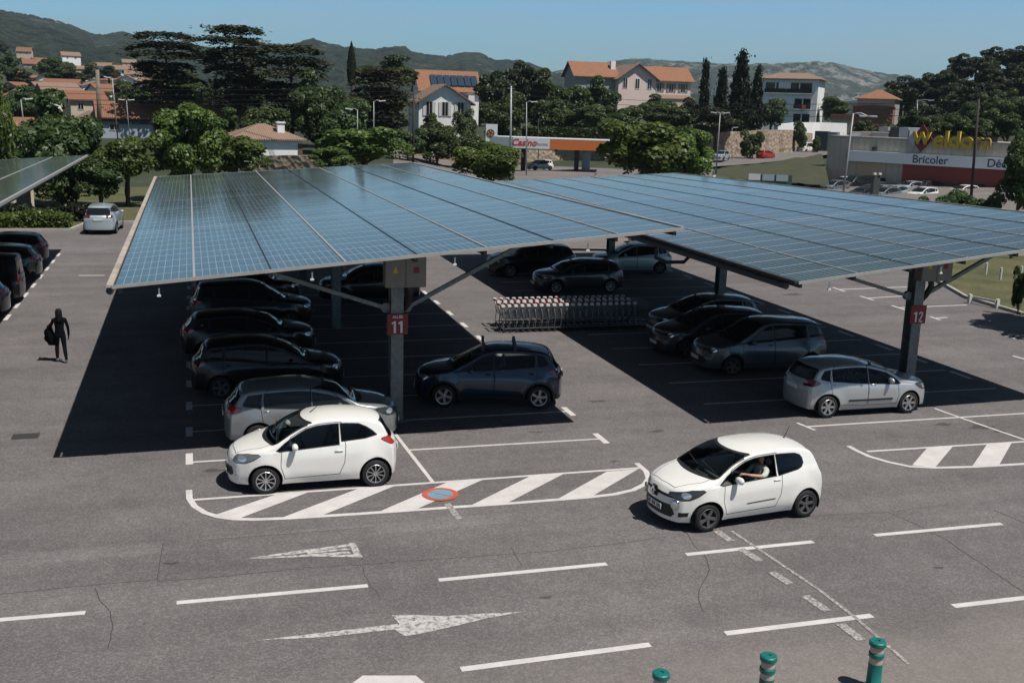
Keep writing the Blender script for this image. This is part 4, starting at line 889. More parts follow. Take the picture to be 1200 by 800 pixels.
more = [(988, 226, hb, PDG, PW, 'white car between the lamp post and the black van by the store', 200), (1012, 239, seat, PGS, PK, 'black car in the front row left of the grey pylon', 195), (1036, 240, hb, PDG, PGR, 'mid grey car in the front row right of the grey pylon', 195), (1082, 231, hb, PDG, PDG, 'dark car in the middle row before the red store front', 200), (1112, 230, hb, PDG, PLB, 'pale blue car before the red store front above the bushes', 190), (1128, 236, seat, PGS, PW, 'white car glimpsed over the bushes before the store', 190), (1150, 233, hb, PDG, PGR, 'grey car over the right end of the bushes', 195), (962, 220, seat, PGS, PDG, 'dark car at the foot of the grass bank beside the store', 195), (1052, 222, vn, PK, PW, 'white van parked close to the store wall', 195)]
for px, yb_, src, a, b_, lb, hd in more:
    q = G(px, yb_-5, -.9); another(src, a, b_, lb, q.x, q.y, hd, -.9)
# ------------------------------------------------------------------ solar canopies
def solar():
    m, n, b = nodes('solar_cells'); uv = N(n, 'ShaderNodeUVMap'); sp = N(n, 'ShaderNodeSeparateXYZ'); n.links.new(uv.outputs[0], sp.inputs[0])
    def lin(v, per, wd): return mth(n, 'LESS_THAN', mth(n, 'FRACT', mth(n, 'DIVIDE', v, per)), wd)
    u, v = sp.outputs[0], sp.outputs[1]
    cell = mth(n, 'MAXIMUM', lin(u, .1585, .10), lin(v, .1635, .10)); fr = mth(n, 'MAXIMUM', lin(v, .99, .030), lin(mth(n, 'ADD', v, .5), 9.9, .006))
    g = N(n, 'ShaderNodeNewGeometry'); p = g.outputs['Position']
    sn = N(n, 'ShaderNodeVectorMath', operation='SNAP'); sn.inputs[1].default_value = (1.6, .99, .0); n.links.new(uv.outputs[0], sn.inputs[0])
    wn = N(n, 'ShaderNodeTexWhiteNoise'); n.links.new(sn.outputs[0], wn.inputs[0]); tint = rng(n, wn.outputs[0], 0, 1, .75, 1.3)
    vs_ = N(n, 'ShaderNodeVectorMath', operation='SCALE'); vs_.inputs[0].default_value = (.022, .041, .034); n.links.new(tint, vs_.inputs['Scale'])
    col = mixc(n, cell, vs_.outputs[0], (.21, .255, .24)); col = mixc(n, fr, col, (.44, .45, .45))
    dust = rng(n, noise(n, p, .55, 5, .7), .35, .75, .0, .09); col = mixc(n, dust, col, (.30, .28, .25))
    n.links.new(col, b.inputs['Base Color']); n.links.new(rng(n, noise(n, p, .8, 4), .3, .7, .07, .12), b.inputs['Roughness']); b.inputs['IOR'].default_value = 1.30
    return m
SOLAR = solar(); ALUF = M('aluminium_trim', (.40, .39, .375), .5, .3, var=.12, vs=3); STEEL = M('galvanised_post', (.17, .19, .19), .55, .4, var=.35, vs=9); DST = M('dark_steel', (.05, .055, .06), .6, .3, var=.2, vs=5); RUST = M('weathered_edge', (.44, .38, .32), .6, .2, var=.3, vs=2)
BOXM = M('grey_cabinet', (.21, .195, .165), .6, var=.08, vs=6); SIGNR = M('sign_red', (.21, .018, .018), .5); SIGNW = M('sign_white', (.75, .74, .72), .5); YEL = M('warning_yellow', (.62, .42, .03), .5); LAMPW = M('lamp_white', (.7, .7, .68), .4)
def digits(s_, x, y, z, parent):
    b = MB(); h, n = .155, len(s_)
    for i, ch in enumerate(s_):
        cx = x+(i-(n-1)/2)*.17
        if ch == '1': b.prism([(cx-.015, z-h), (cx+.04, z-h), (cx+.04, z+h), (cx, z+h), (cx-.075, z+h*.72), (cx-.055, z+h*.45), (cx-.015, z+h*.6)], y-.003, y, 'y')
        else:
            pts = [(cx-.055+.0, z+h*.52), (cx-.035, z+h*.82), (cx+.01, z+h*.9), (cx+.05, z+h*.7), (cx+.045, z+h*.3), (cx-.04, z-h*.75), (cx-.045, z-h*.86), (cx+.07, z-h*.86)]
            for a, c in zip(pts[:-1], pts[1:]): b.bar((a[0], y-.0015, a[1]), (c[0], y-.0015, c[1]), .045, .003, (0, 1, 0))
    b.build('lettering', SIGNW, parent)
def canopy(name, label, x0, x1, y0, y1, zn, zf, ns, px, pys, front=True, sign=None, seams=True, edge=None):
    t = thing(name, label, 'solar canopy', (0, 0, 0))
    def Z(x, y):
        a = (x-x0)/(x1-x0); b = (y-y0)/(y1-y0); return (zn[0]*(1-a)+zn[1]*a)*(1-b) + (zf[0]*(1-a)+zf[1]*a)*b
    w_ = (x1-x0)/ns
    for i in range(ns):
        a, b = x0+i*w_+.02, x0+(i+1)*w_-.02; me = bpy.data.meshes.new('panel_strip'); n = 8; V_, F_, U = [], [], []
        for j in range(n+1):
            y = y0+(y1-y0)*j/n; V_ += [(a, y, Z(a, y)), (b, y, Z(b, y)), (a, y, Z(a, y)-.045), (b, y, Z(b, y)-.045)]
        for j in range(n): k = j*4; F_ += [(k, k+1, k+5, k+4), (k+2, k+6, k+7, k+3), (k, k+4, k+6, k+2), (k+1, k+3, k+7, k+5)]
        F_ += [(0, 2, 3, 1), (n*4, n*4+1, n*4+3, n*4+2)]
        me.from_pydata(V_, [], F_); ul = me.uv_layers.new(name='uv')
        for l in me.loops: v = V_[l.vertex_index]; ul.data[l.index].uv = (v[0]-a+.012, v[1]-y0)
        me.materials.append(SOLAR); me.materials.append(DST)
        me.polygons.foreach_set('material_index', [0 if (k_ < 4*n and k_ % 4 == 0) else 1 for k_ in range(len(F_))]); link('panel_strip', me, t)
    for i in range(1, ns):
        x = x0+i*w_; b = MB(); b.bar((x, y0, Z(x, y0)+.004), (x, y1, Z(x, y1)+.004), .05 if i % 2 else .02, .02); b.build('rail', ALUF if i % 2 else DST, t)
    b = MB(); b.bar((x0-.09, y0-.03, zn[0]-.01), (x0-.09, y1, zf[0]-.01), .13, .06); b.build('side_flashing', edge or RUST, t)
    b = MB(); b.tube([(x0-.12, y0+.4, zn[0]-.18), (x0-.12, y1-.3, zf[0]-.18)], .085, 8); b.build('gutter', DST, t)
    b = MB(); b.bar((x1+.04, y0-.03, zn[1]-.02), (x1+.04, y1, zf[1]-.02), .08, .09); b.build('side_trim', ALUF, t)
    for yy, zz in ((y0-.03, zn), (y1+.03, zf)): b = MB(); b.bar((x0-.05, yy, zz[0]-.03), (x1+.05, yy, zz[1]-.03), .035, .07); b.build('end_trim', ALUF, t)
    for i in range(ns+1):
        x = min(x1-.1, max(x0+.1, x0+i*w_)); b = MB(); b.bar((x, y0+.1, Z(x, y0)-.12), (x, y1-.1, Z(x, y1)-.12), .08, .14); b.build('purlin', DST, t)
    for k, py in enumerate(pys):
        b = MB(); zc = lambda x: Z(x, py)-.36; b.bar((x0+.7, py, zc(x0+.7)), (x1-.7, py, zc(x1-.7)), .18, .34); b.build('cross_beam', DST, t)
        b = MB(); zt = zc(px)
        b.box(px-.16, px+.16, py-.19, py-.165, 0, zt); b.box(px-.16, px+.16, py+.165, py+.19, 0, zt); b.box(px-.018, px+.018, py-.165, py+.165, 0, zt); b.box(px-.26, px+.26, py-.28, py+.28, 0, .03)
        po = b.build('post', STEEL, t)
        for s_ in (-1, 1):
            q = (px+s_*3.35, py, zc(px+s_*3.35)-.1); zb = 2.98; b = MB(); b.bar((px+s_*.30, py, zb), q, .10, .10); b.build('brace', STEEL, t); b = MB(); b.lathe([(.001, -.06), (.13, -.06), (.13, .06), (.001, .06)], 12, 'y', (px+s_*.27, py, zb)); b.build('brace_joint', STEEL, t)
        if k == 0 and front:
            b = MB(); b.box(px-.40, px+.62, py-.72, py-.36, zt-.78, zt-.02); bx = b.build('electrical_cabinet', BOXM, t, bevel=.012)
            b = MB(); b.box(px+.10, px+.115, py-.723, py-.715, zt-.76, zt-.04); b.build('door_gap', GAP, bx)
            b = MB(); b.prism([(px-.22, zt-.42), (px-.08, zt-.42), (px-.15, zt-.24)], py-.727, py-.722, 'y'); b.build('warning_label', YEL, bx)
            b = MB(); b.box(px+.30, px+.44, py-.727, py-.722, zt-.42, zt-.27); b.build('warning_label', SIGNR, bx)
            b = MB(); b.tube([(px+.25, py-.3, zt-.8), (px+.3, py-.28, zt-1.0), (px+.28, py-.1, zt-1.3), (px+.2, py, zt-1.45)], .09, 8); b.build('cable_conduit', BLK, t)
            if sign:
                sz = 2.58 if sign[0] == '11' else 2.45
                b = MB(); b.box(px-.27, px+.27, py-.235, py-.205, sz-.27, sz+.27); sg = b.build('aisle_sign', SIGNR, t, bevel=.008)
                digits(sign[0], px, py-.2385, sz-.07, sg)
                if len(sign) > 1: text('lettering', sign[1], .10, SIGNW, sg, (px, py-.238, sz+.19), (R(90), 0, 0), .003, .002)
    for i in range(ns*1):
        x = x0+(i+.55)*w_; b = MB(); b.bar((x, y0+.06, Z(x, y0)-.16), (x, y0+.06, Z(x, y0)-.30), .03); b.box(x-.045, x+.035, y0+.03, y0+.09, Z(x, y0)-.34, Z(x, y0)-.30)
        if i % 2 == 0: b.build('edge_lamp', LAMPW, t)
    return t
canopy('solar_canopy', 'front left solar panel canopy whose post carries the red sign 11', -1.6, 11.2, 23.5, 57.0, (4.17, 5.34), (4.08, 4.96), 8, 4.9, (26.6, 38.6, 50.6), sign=('11', 'ALLÉE'))
canopy('solar_canopy', 'solar panel canopy on the right whose post carries the red sign 12', 14.4, 25.8, 23.25, 55.5, (4.02, 5.30), (4.05, 4.68), 7, 20.3, (26.5, 38.6, 50.6), sign=('12',), edge=DST)
canopy('solar_canopy', 'solar panel canopy at the left edge over the row of dark cars', -17.8, -5.0, 25.0, 58.6, (4.05, 5.1), (4.1, 5.0), 8, -11.4, (27.6, 39.6, 51.6), front=False)
b = MB(); b.tube([(14.2, 31.5, 3.75), (14.2, 31.5, 3.45), (14.6, 31.5, 3.3), (15.2, 31.5, 3.3), (15.4, 31.5, 3.5)], .06, 8)
dp = b.build('downpipe', DST, [o for o in C.objects if o.get('label', '').endswith('red sign 12')][0])
# ------------------------------------------------------------------ posts with green caps on the near kerb
GRN = M('bollard_green', (.006, .145, .128), .45, var=.1, vs=9); BEI = M('bollard_band', (.45, .38, .32), .6, var=.15, vs=12)
bol = None
for i, (px, py, lb) in enumerate(((1029, 750, 'tallest looking green banded marker post at the bottom right, its shadow beside it'), (901, 767, 'green banded marker post in the middle of the three at the bottom edge'), (775, 787, 'green marker post of which only the cap shows at the bottom edge'))):
    g = G(px, py, .75)
    if bol is None:
        bol = thing('marker_post', lb, 'bollard', (g.x, g.y, 0), 0, 'green marker posts along the near kerb')
        b = MB(); b.lathe([(.15, 0), (.15, .03), (.105, .05), (.10, .40)], 24); b.lathe([(.001, .39), (.10, .40)], 24); b.build('post', GRN, bol, smooth=True)
        for z0, z1, m_, nm, r_ in ((.40, .50, BEI, 'band', .095), (.50, .57, GRN, 'collar', .11), (.57, .67, BEI, 'band', .095)): b = MB(); b.lathe([(.09, z0), (r_, z0+.008), (r_, z1-.008), (.09, z1)], 24); b.build(nm, m_, bol, smooth=False)
        b = MB(); b.lathe([(.09, .67), (.118, .68), (.12, .69), (.12, .735), (.105, .75), (.035, .752), (.030, .735), (.001, .733)], 24); b.build('cap', GRN, bol)
    else: c = copy_tree(bol); c.location = (g.x, g.y, 0); c['label'] = lb
# ------------------------------------------------------------------ trolleys
WIRE = M('chrome_wire', (.27, .285, .29), .42, .8); TRED = M('trolley_red', (.50, .02, .03), .4); TWH = M('trolley_white', (.72, .72, .70), .4)
def trolley():
    t = thing('shopping_trolley', 'x', 'trolley', group='nested shopping trolleys in two rows')
    f = MB()
    for s_ in (-.26, .26): f.tube([(.02, s_, .98), (.10, s_*.98, .55), (.06, s_, .16), (.80, s_*.75, .14)], .020, 6)
    f.tube([(.80, -.195, .14), (.80, .195, .14)], .018, 6); f.tube([(.06, -.26, .16), (.06, .26, .16)], .012, 6); f.tube([(.45, -.22, .15), (.45, .22, .15)], .010, 6); f.build('frame', WIRE, t, smooth=True)
    k = MB(); A = [(.08, .27, .96), (.92, .19, .86)]; B_ = [(.14, .25, .48), (.82, .17, .58)]
    for s_ in (1, -1):
        for i in range(12):
            q = i/11; p0 = Vector(A[0]).lerp(Vector(A[1]), q); p1 = Vector(B_[0]).lerp(Vector(B_[1]), q); k.bar((p0.x, p0.y*s_, p0.z), (p1.x, p1.y*s_, p1.z), .011)
        for i in range(6):
            q = i/5; p0 = Vector(A[0]).lerp(Vector(B_[0]), q); p1 = Vector(A[1]).lerp(Vector(B_[1]), q); k.bar((p0.x, p0.y*s_, p0.z), (p1.x, p1.y*s_, p1.z), .010 if i % 5 else .018)
    for i in range(7):
        q = i/6*2-1; k.bar((.92, .19*q, .86), (.82, .17*q, .58), .008); k.bar((.82, .17*q, .58), (.14, .25*q, .48), .008); k.bar((.10, .265*q, .9), (.14, .25*q, .48), .007)
    k.build('basket', WIRE, t)
    h = MB(); h.tube([(.0, -.24, 1.0), (.0, .24, 1.0)], .03, 8); h.build('handle', TRED, t, smooth=True)
    for s_ in (1, -1): h = MB(); h.box(-.04, .10, s_*.27-.045, s_*.27+.045, .945, 1.045); h.build('handle_bracket', TWH, t, bevel=.012)
    h = MB(); h.prism([(.16, .70), (.36, .82), (.34, .86), (.14, .74)], -.18, .18, 'y'); h.build('child_seat', STEEL, t)
    wme = None
    for x, y in ((.10, .24), (.10, -.24), (.76, .18), (.76, -.18)):
        if wme is None: h = MB(); h.lathe([(.001, -.016), (.055, -.016), (.062, 0), (.055, .016), (.001, .016)], 12, 'y'); h.mi = 1; h.bar((-.0, 0, .03), (-.01, 0, .10), .03); wme = h.mesh('wheel', [RUB, WIRE])
        o = link('wheel', wme, t); o.location = (x, y, .062)
    return t
tr = trolley(); first = True
for row, y in ((0, 36.95), (1, 37.85)):
    for i in range(22):
        c = tr if first else copy_tree(tr); first = False
        c.location = (10.62+i*.245 + (.1 if row else 0), y + random.uniform(-.012, .012), 0)
        r2 = 'near' if row == 0 else 'far'
        c['label'] = ('end trolley at the sunlit end of the %s row of nested trolleys' % r2) if i == 0 else (('red handled trolley nested in the sunlit part of the %s row' % r2) if i < 8 else ('trolley nested in the deep shade of the %s row' % r2))
# ------------------------------------------------------------------ people
def bake(o):
    dg = bpy.context.evaluated_depsgraph_get(); dg.update(); me = bpy.data.meshes.new_from_object(o.evaluated_get(dg)); o.modifiers.clear(); o.data = me; me.polygons.foreach_set('use_smooth', [True]*len(me.polygons)); return o
def skin(name, chains, mats, pick, parent=None, sub=2):
    """chains: lists of (x, y, z, r); points shared by position join up"""
    V_, E_, Rr, idx = [], [], [], {}
    for ch in chains:
        prev = None
        for x, y, z, r in ch:
            k = (round(x, 4), round(y, 4), round(z, 4))
            if k not in idx: idx[k] = len(V_); V_.append((x, y, z)); Rr.append(r)
            i = idx[k]
            if prev is not None and prev != i: E_.append((prev, i))
            prev = i
    me = bpy.data.meshes.new(name); me.from_pydata(V_, E_, []); o = link(name, me, parent)
    md = o.modifiers.new('skin', 'SKIN'); md.use_smooth_shade = True
    for i, sv_ in enumerate(me.skin_vertices[0].data): sv_.radius = (Rr[i], Rr[i]) if not isinstance(Rr[i], tuple) else Rr[i]; sv_.use_root = (i == 0)
    s2 = o.modifiers.new('sub', 'SUBSURF'); s2.levels = sub; s2.render_levels = sub; bake(o)
    for m_ in mats: o.data.materials.append(m_)
    o.data.polygons.foreach_set('material_index', [pick(p.center) for p in o.data.polygons]); return o
def hand(w_, d, n_, r=.008, curl=.5):      # finger chains from a wrist point w_, along d, palm normal n_
    w_, d, n_ = Vector(w_), Vector(d).normalized(), Vector(n_).normalized(); s_ = d.cross(n_); palm = w_+d*.05; out = [[(*w_, .027), (*palm, .030)]]
    for i, (o_, l) in enumerate(((-.030, .060), (-.010, .075), (.010, .070), (.029, .055))):
        k = palm + d*.04 + s_*o_; m_ = k + (d*(1-curl*.4) + n_*curl).normalized()*l*.5; e = m_ + (d*(1-curl) + n_*curl*1.4).normalized()*l*.5
        out.append([(*palm, .030), (*k, r+.002), (*m_, r), (*e, r-.001)])
    k = w_ + d*.03 - s_*.035; m_ = k + (d*.6 - s_*.6 + n_*.3).normalized()*.035; out.append([(*palm, .030), (*k, .012), (*m_, .009), (*(m_+(d+n_*.4).normalized()*.028), .008)])
    return out
SKN = M('skin', (.42, .25, .17), .5); HAIR = M('dark_hair', (.006, .005, .0045), .7, spec=.2); BLKC = M('black_cloth', (.004, .0045, .006), .95, spec=.1); NAVY = M('dark_trousers', (.005, .006, .009), .95, spec=.1); WSH = M('white_sole', (.7, .7, .68), .6); TEE = M('pale_tee', (.50, .52, .46), .85)
wp = G(72, 424); wk = thing('person', 'person in dark clothes with long hair walking across the car park with a jacket', 'person', (wp.x, wp.y, 0), R(8))
hp = (0, 0, .90, (.150, .105))
ch = [[hp, (0, .01, 1.02, (.128, .10)), (0, .01, 1.20, (.15, .11)), (0, 0, 1.33, (.13, .095)), (0, 0, 1.41, .058), (0, .02, 1.47, .055), (0, .02, 1.53, (.078, .095)), (0, .015, 1.60, (.070, .085))],
      [hp, (-.085, .0, .84, .10), (-.095, .09, .50, .066), (-.10, .06, .30, .062), (-.10, .03, .09, .042), (-.10, .12, .045, .042), (-.10, .19, .03, .03)],
      [hp, (.085, -.0, .84, .10), (.11, -.06, .50, .066), (.125, -.16, .30, .062), (.14, -.25, .13, .042), (.145, -.17, .055, .042), (.145, -.10, .035, .03)],
      [(0, 0, 1.33, (.13, .095)), (-.17, 0, 1.32, .058), (-.25, .03, 1.10, .046), (-.27, .18, 1.12, .040), (-.25, .24, 1.17, .030)], [(0, 0, 1.33, (.13, .095)), (.17, 0, 1.32, .058), (.24, -.03, 1.08, .046), (.25, -.01, .86, .038), (.245, .0, .82, .028)]]
ch += hand((-.25, .24, 1.17), (.2, .5, .8), (.9, .2, -.2)); ch += hand((.245, .0, .82), (0, .1, -1), (-1, 0, 0), curl=.35)
def pk(c):
    if c.z > 1.43: return 1 if c.y > .07 and c.z > 1.45 and c.z < 1.58 else 2
    if c.z < .035: return 4
    if c.z < .12: return 5
    if c.z < .9: return 3
    if abs(c.x) > .2 and (c.z < .84 or c.y > .21): return 1
    return 0
SOCK = M('pale_sock', (.5, .5, .48), .8)
skin('body', ch, [BLKC, SKN, HAIR, NAVY, WSH, SOCK], pk, wk)
b = MB(); hs = []
for z, rx, ry, yo in ((1.66, .02, .02, .01), (1.65, .06, .07, .01), (1.60, .092, .105, .005), (1.53, .10, .11, -.005), (1.46, .098, .095, -.025), (1.38, .10, .075, -.045), (1.28, .085, .05, -.07), (1.24, .05, .03, -.08)):
    hs += [(rx*math.cos(a), yo+ry*math.sin(a) - (.05 if math.sin(a) > .3 and z < 1.62 else 0)*math.sin(a), z) for a in np.linspace(0, 2*math.pi, 17)[:-1]]
b.add(hs, [(i*16+j, i*16+(j+1) % 16, (i+1)*16+(j+1) % 16, (i+1)*16+j) for i in range(7) for j in range(16)] + [tuple(range(16)), tuple(range(112, 128))]); b.build('hair', HAIR, wk, smooth=True)
b = MB(); n = 9; js = []
for i in range(n):
    t_ = i/(n-1); z = 1.14-.62*t_; wd = .07+.11*math.sin(t_*2.4); xo = -.27-.05*math.sin(t_*3)+.10*t_
    js += [(xo-wd+.02*math.sin(i*2), .10, z), (xo, .16+.02*math.sin(i*1.7), z+.01), (xo+wd*.8, .11, z), (xo, .05, z)]
b.add(js, [(i*4+j, i*4+(j+1) % 4, (i+1)*4+(j+1) % 4, (i+1)*4+j) for i in range(n-1) for j in range(4)] + [(0, 1, 2, 3), (n*4-4, n*4-1, n*4-2, n*4-3)])
tag(b.build('jacket', BLKC, None, smooth=True, loc=(wp.x, wp.y, 0)), 'dark jacket hanging over the left arm of the walking person', 'jacket').rotation_euler = (0, 0, R(8))
# the driver, built in the car's own frame, then set in the world
dr = thing('person', 'driver in a pale short sleeved shirt at the wheel of the white moving hatchback', 'person', tuple(tw.location), tw.rotation_euler.z)
sx, sy = -.80+.0, .36
sx = (.74+2.367/2) - 1.98 - .04
hp = (sx-.08, sy, .56, (.15, .12))
ch = [[hp, (sx-.14, sy, .72, (.14, .105)), (sx-.21, sy, .92, (.165, .11)), (sx-.25, sy, 1.05, (.12, .09)), (sx-.25, sy, 1.12, .055), (sx-.23, sy, 1.17, .055), (sx-.21, sy, 1.23, (.075, .09)), (sx-.22, sy, 1.30, (.068, .08))],
      [hp, (sx+.05, sy+.09, .56, .095), (sx+.40, sy+.12, .62, .07), (sx+.58, sy+.12, .35, .055), (sx+.68, sy+.12, .30, .045), (sx+.78, sy+.12, .33, .03)],
      [hp, (sx+.05, sy-.09, .56, .095), (sx+.40, sy-.12, .62, .07), (sx+.58, sy-.12, .35, .055), (sx+.68, sy-.12, .30, .045), (sx+.78, sy-.12, .33, .03)],
      [(sx-.25, sy, 1.05, (.12, .09)), (sx-.23, sy+.19, 1.03, .070), (sx-.11, sy+.30, .97, .062), (sx+.0, sy+.33, .965, .048), (sx+.22, sy+.26, .99, .038), (sx+.29, sy+.20, 1.0, .028)],
      [(sx-.25, sy, 1.05, (.12, .09)), (sx-.23, sy-.19, 1.03, .062), (sx-.06, sy-.24, .86, .048), (sx+.20, sy-.16, .92, .038), (sx+.28, sy-.14, .95, .028)]]
ch += hand((sx+.29, sy+.20, 1.0), (.9, -.3, .1), (0, -.3, -1), curl=.7); ch += hand((sx+.28, sy-.14, .95), (.9, .2, .1), (0, .3, -1), curl=.7)
def pk2(c):
    if c.z > 1.11: return 2 if (c.x < sx-.24 or c.z > 1.31) else 1
    if c.z < .66 and c.x > sx-.05: return 3
    if abs(c.y-sy) > .12 and c.x > sx-.03 and c.z > .8: return 1
    return 0
skin('body', ch, [TEE, SKN, HAIR, NAVY], pk2, dr)
# ------------------------------------------------------------------ buildings
def roof_mat(name, a, b_, c):
    m, n, b = nodes(name); tc_ = N(n, 'ShaderNodeTexCoord'); p = tc_.outputs['Object']; g = N(n, 'ShaderNodeNewGeometry').outputs['Position']
    col = mixc(n, rng(n, noise(n, g, 1.1, 5, .8), .35, .65, 0, 1), a, b_); col = mixc(n, rng(n, noise(n, g, 3.5, 4, .8), .5, .68, 0, .8), col, c)
    n.links.new(col, b.inputs['Base Color']); b.inputs['Roughness'].default_value = .85
    sp = N(n, 'ShaderNodeSeparateXYZ'); n.links.new(p, sp.inputs[0]); w1 = mth(n, 'SINE', mth(n, 'MULTIPLY', sp.outputs[0], 24)); bn = N(n, 'ShaderNodeBump'); bn.inputs['Distance'].default_value = .05; bn.inputs['Strength'].default_value = .8
    n.links.new(w1, bn.inputs['Height']); n.links.new(bn.outputs[0], b.inputs['Normal']); return m
TILE = roof_mat('roof_tiles', (.28, .125, .07), (.23, .105, .065), (.17, .10, .07)); TILE2 = roof_mat('pale_roof_tiles', (.30, .19, .135), (.25, .165, .12), (.19, .145, .115)); TILE3 = roof_mat('orange_roof_tiles', (.33, .155, .085), (.27, .125, .07), (.20, .105, .07))
def wall_mat(name, c, v=.08): return M(name, c, .9, var=v, vs=.8)
WHT = wall_mat('white_render', (.84, .84, .83)); PINK = wall_mat('pink_render', (.74, .58, .53)); GREYW = wall_mat('grey_render', (.34, .33, .33)); CREAM = wall_mat('cream_render', (.56, .47, .37)); BLUW = wall_mat('blue_grey_render', (.36, .40, .46))
SHUT = M('white_shutter', (.60, .60, .58), .7); TEAL = M('teal_shutter', (.14, .22, .20), .7); WOODB = M('brown_wood', (.14, .075, .04), .7, var=.2, vs=4); PANE = M('window_pane', (.015, .018, .022), .08)
def stone_mat(name, c1, c2, c3):
    m, n, b = nodes(name); p = N(n, 'ShaderNodeNewGeometry').outputs['Position']; v = N(n, 'ShaderNodeTexVoronoi'); v.inputs['Scale'].default_value = 1.7; n.links.new(p, v.inputs['Vector'])
    sp = N(n, 'ShaderNodeSeparateXYZ'); n.links.new(v.outputs['Color'], sp.inputs[0])
    col = mixc(n, sp.outputs[0], c1, c2); col = mixc(n, rng(n, noise(n, p, .45, 5, .75), .5, .68, 0, .9), col, c3); n.links.new(col, b.inputs['Base Color']); b.inputs['Roughness'].default_value = .95
    bn = N(n, 'ShaderNodeBump'); bn.inputs['Distance'].default_value = .15; n.links.new(v.outputs['Distance'], bn.inputs['Height']); n.links.new(bn.outputs[0], b.inputs['Normal']); return m
STONE = stone_mat('stone_wall', (.40, .31, .23), (.30, .235, .18), (.09, .075, .05)); BRICK = stone_mat('rough_brick', (.30, .14, .09), (.22, .11, .075), (.16, .10, .08))
def face_at(name, label, cat, px, py, dist, rot=0, group=None, z=None):
    q = D(px, py, dist); a = -math.atan2(q.x, q.y); return thing(name, label, cat, (q.x, q.y, q.z if z is None else z), a+R(rot), group)
def window(root, x, z, w_, h, y, shut=None, nx=(0, -1), frame=SHUT):
    f = MB()
    for a, b_, c, d in ((x-w_/2-.08, x-w_/2, z-.08, z+h+.08), (x+w_/2, x+w_/2+.08, z-.08, z+h+.08), (x-w_/2, x+w_/2, z+h, z+h+.08), (x-w_/2, x+w_/2, z-.08, z), (x-.03, x+.03, z, z+h)): f.box(a, b_, y-.07, y+.02, c, d)
    o = f.build('window', frame, root); p = MB(); p.box(x-w_/2, x+w_/2, y-.02, y+.01, z, z+h); p.build('pane', PANE, o)
    if shut:
        for s_ in (-1, 1): q = MB(); q.box(x+s_*(w_*.75+.1)-w_*.24, x+s_*(w_*.75+.1)+w_*.24, y-.10, y-.005, z-.03, z+h+.03); q.build('shutter', shut, o)
    return o
def gable(root, w_, d, he, hr, wm, rm, over=.5, y0=0, x0=0, base=-3, along='y', th=.18):
    """walls and a gabled roof; along = direction of the ridge"""
    b = MB(); x1, x2, y1, y2 = x0-w_/2, x0+w_/2, y0, y0+d
    if along == 'y': b.prism([(x1, base), (x2, base), (x2, he), (x0, hr), (x1, he)], y1, y2, 'y')
    else: ym = (y1+y2)/2; b.prism([(y1, base), (y2, base), (y2, he), (ym, hr), (y1, he)], x1, x2, 'x')
    wl = b.build('wall', wm, root); r_ = MB()
    if along == 'y':
        sl = (hr-he)/(w_/2); ze = he-over*sl
        r_.prism([(x1-over, ze+.02), (x0, hr+.02), (x2+over, ze+.02), (x2+over, ze+.02+th), (x0, hr+.02+th), (x1-over, ze+.02+th)], y1-over, y2+over, 'y')
    else:
        ym = (y1+y2)/2; sl = (hr-he)/(d/2); ze = he-over*sl
        r_.prism([(y1-over, ze+.02), (ym, hr+.02), (y2+over, ze+.02), (y2+over, ze+.02+th), (ym, hr+.02+th), (y1-over, ze+.02+th)], x1-over, x2+over, 'x')
    return wl, r_.build('roof', rm, root)
def hip(root, w_, d, he, hr, wm, rm, over=.6, y0=0, x0=0, base=-3, ridge=.4):
    b = MB(); b.box(x0-w_/2, x0+w_/2, y0, y0+d, base, he); wl = b.build('wall', wm, root); a, c, e, g = x0-w_/2-over, x0+w_/2+over, y0-over, y0+d+over; k = w_*ridge/2; ym = (e+g)/2; r_ = MB()
    vs = [(a, e, he), (c, e, he), (c, g, he), (a, g, he), (x0-k, ym, hr), (x0+k, ym, hr)]
    r_.add([(x, y, z+.02) for x, y, z in vs[:4]] + [(x, y, z+.18) for x, y, z in vs[:4]] + [(x, y, z+.18) for x, y, z in vs[4:]], [(3, 2, 1, 0), (0, 1, 5, 4), (1, 2, 6, 5), (2, 3, 7, 6), (3, 0, 4, 7), (4, 5, 9, 8), (6, 7, 8, 9), (5, 6, 9), (7, 4, 8)])
    return wl, r_.build('roof', rm, root)
# white gabled house
h = face_at('house', 'white house with a wide tiled gable facing the car park and three shuttered windows', 'house', 521, 158, 180, 10)
gable(h, 8.6, 12, 5.2, 7.9, WHT, TILE2, .7, th=.22)
for x in (-2.6, 0, 2.6): window(h, x, 3.0, .95, 2.2, 0, SHUT)
# white house with solar panels on the roof
h = face_at('house', 'white house with a row of dark solar panels on its orange roof', 'house', 527, 128, 215, 10)
w_, r_ = gable(h, 11.5, 9, 3.6, 7.2, WHT, TILE3, .6, along='x')
b = MB()
for i in range(7): 
    x = -3.6+i*1.35; b.add([(x, .45, 4.55), (x+1.2, .45, 4.55), (x+1.2, 2.9, 6.5), (x, 2.9, 6.5), (x, .45, 4.35), (x+1.2, .45, 4.35), (x+1.2, 2.9, 6.3), (x, 2.9, 6.3)], [(0, 1, 2, 3), (4, 7, 6, 5), (0, 4, 5, 1), (1, 5, 6, 2), (2, 6, 7, 3), (3, 7, 4, 0)])
b.build('solar_panel', M('roof_solar', (.03, .05, .08), .15), r_); b = MB(); b.box(3.4, 4.6, -1.5, .5, -3, 2.7); b.build('annexe', WHT, h)
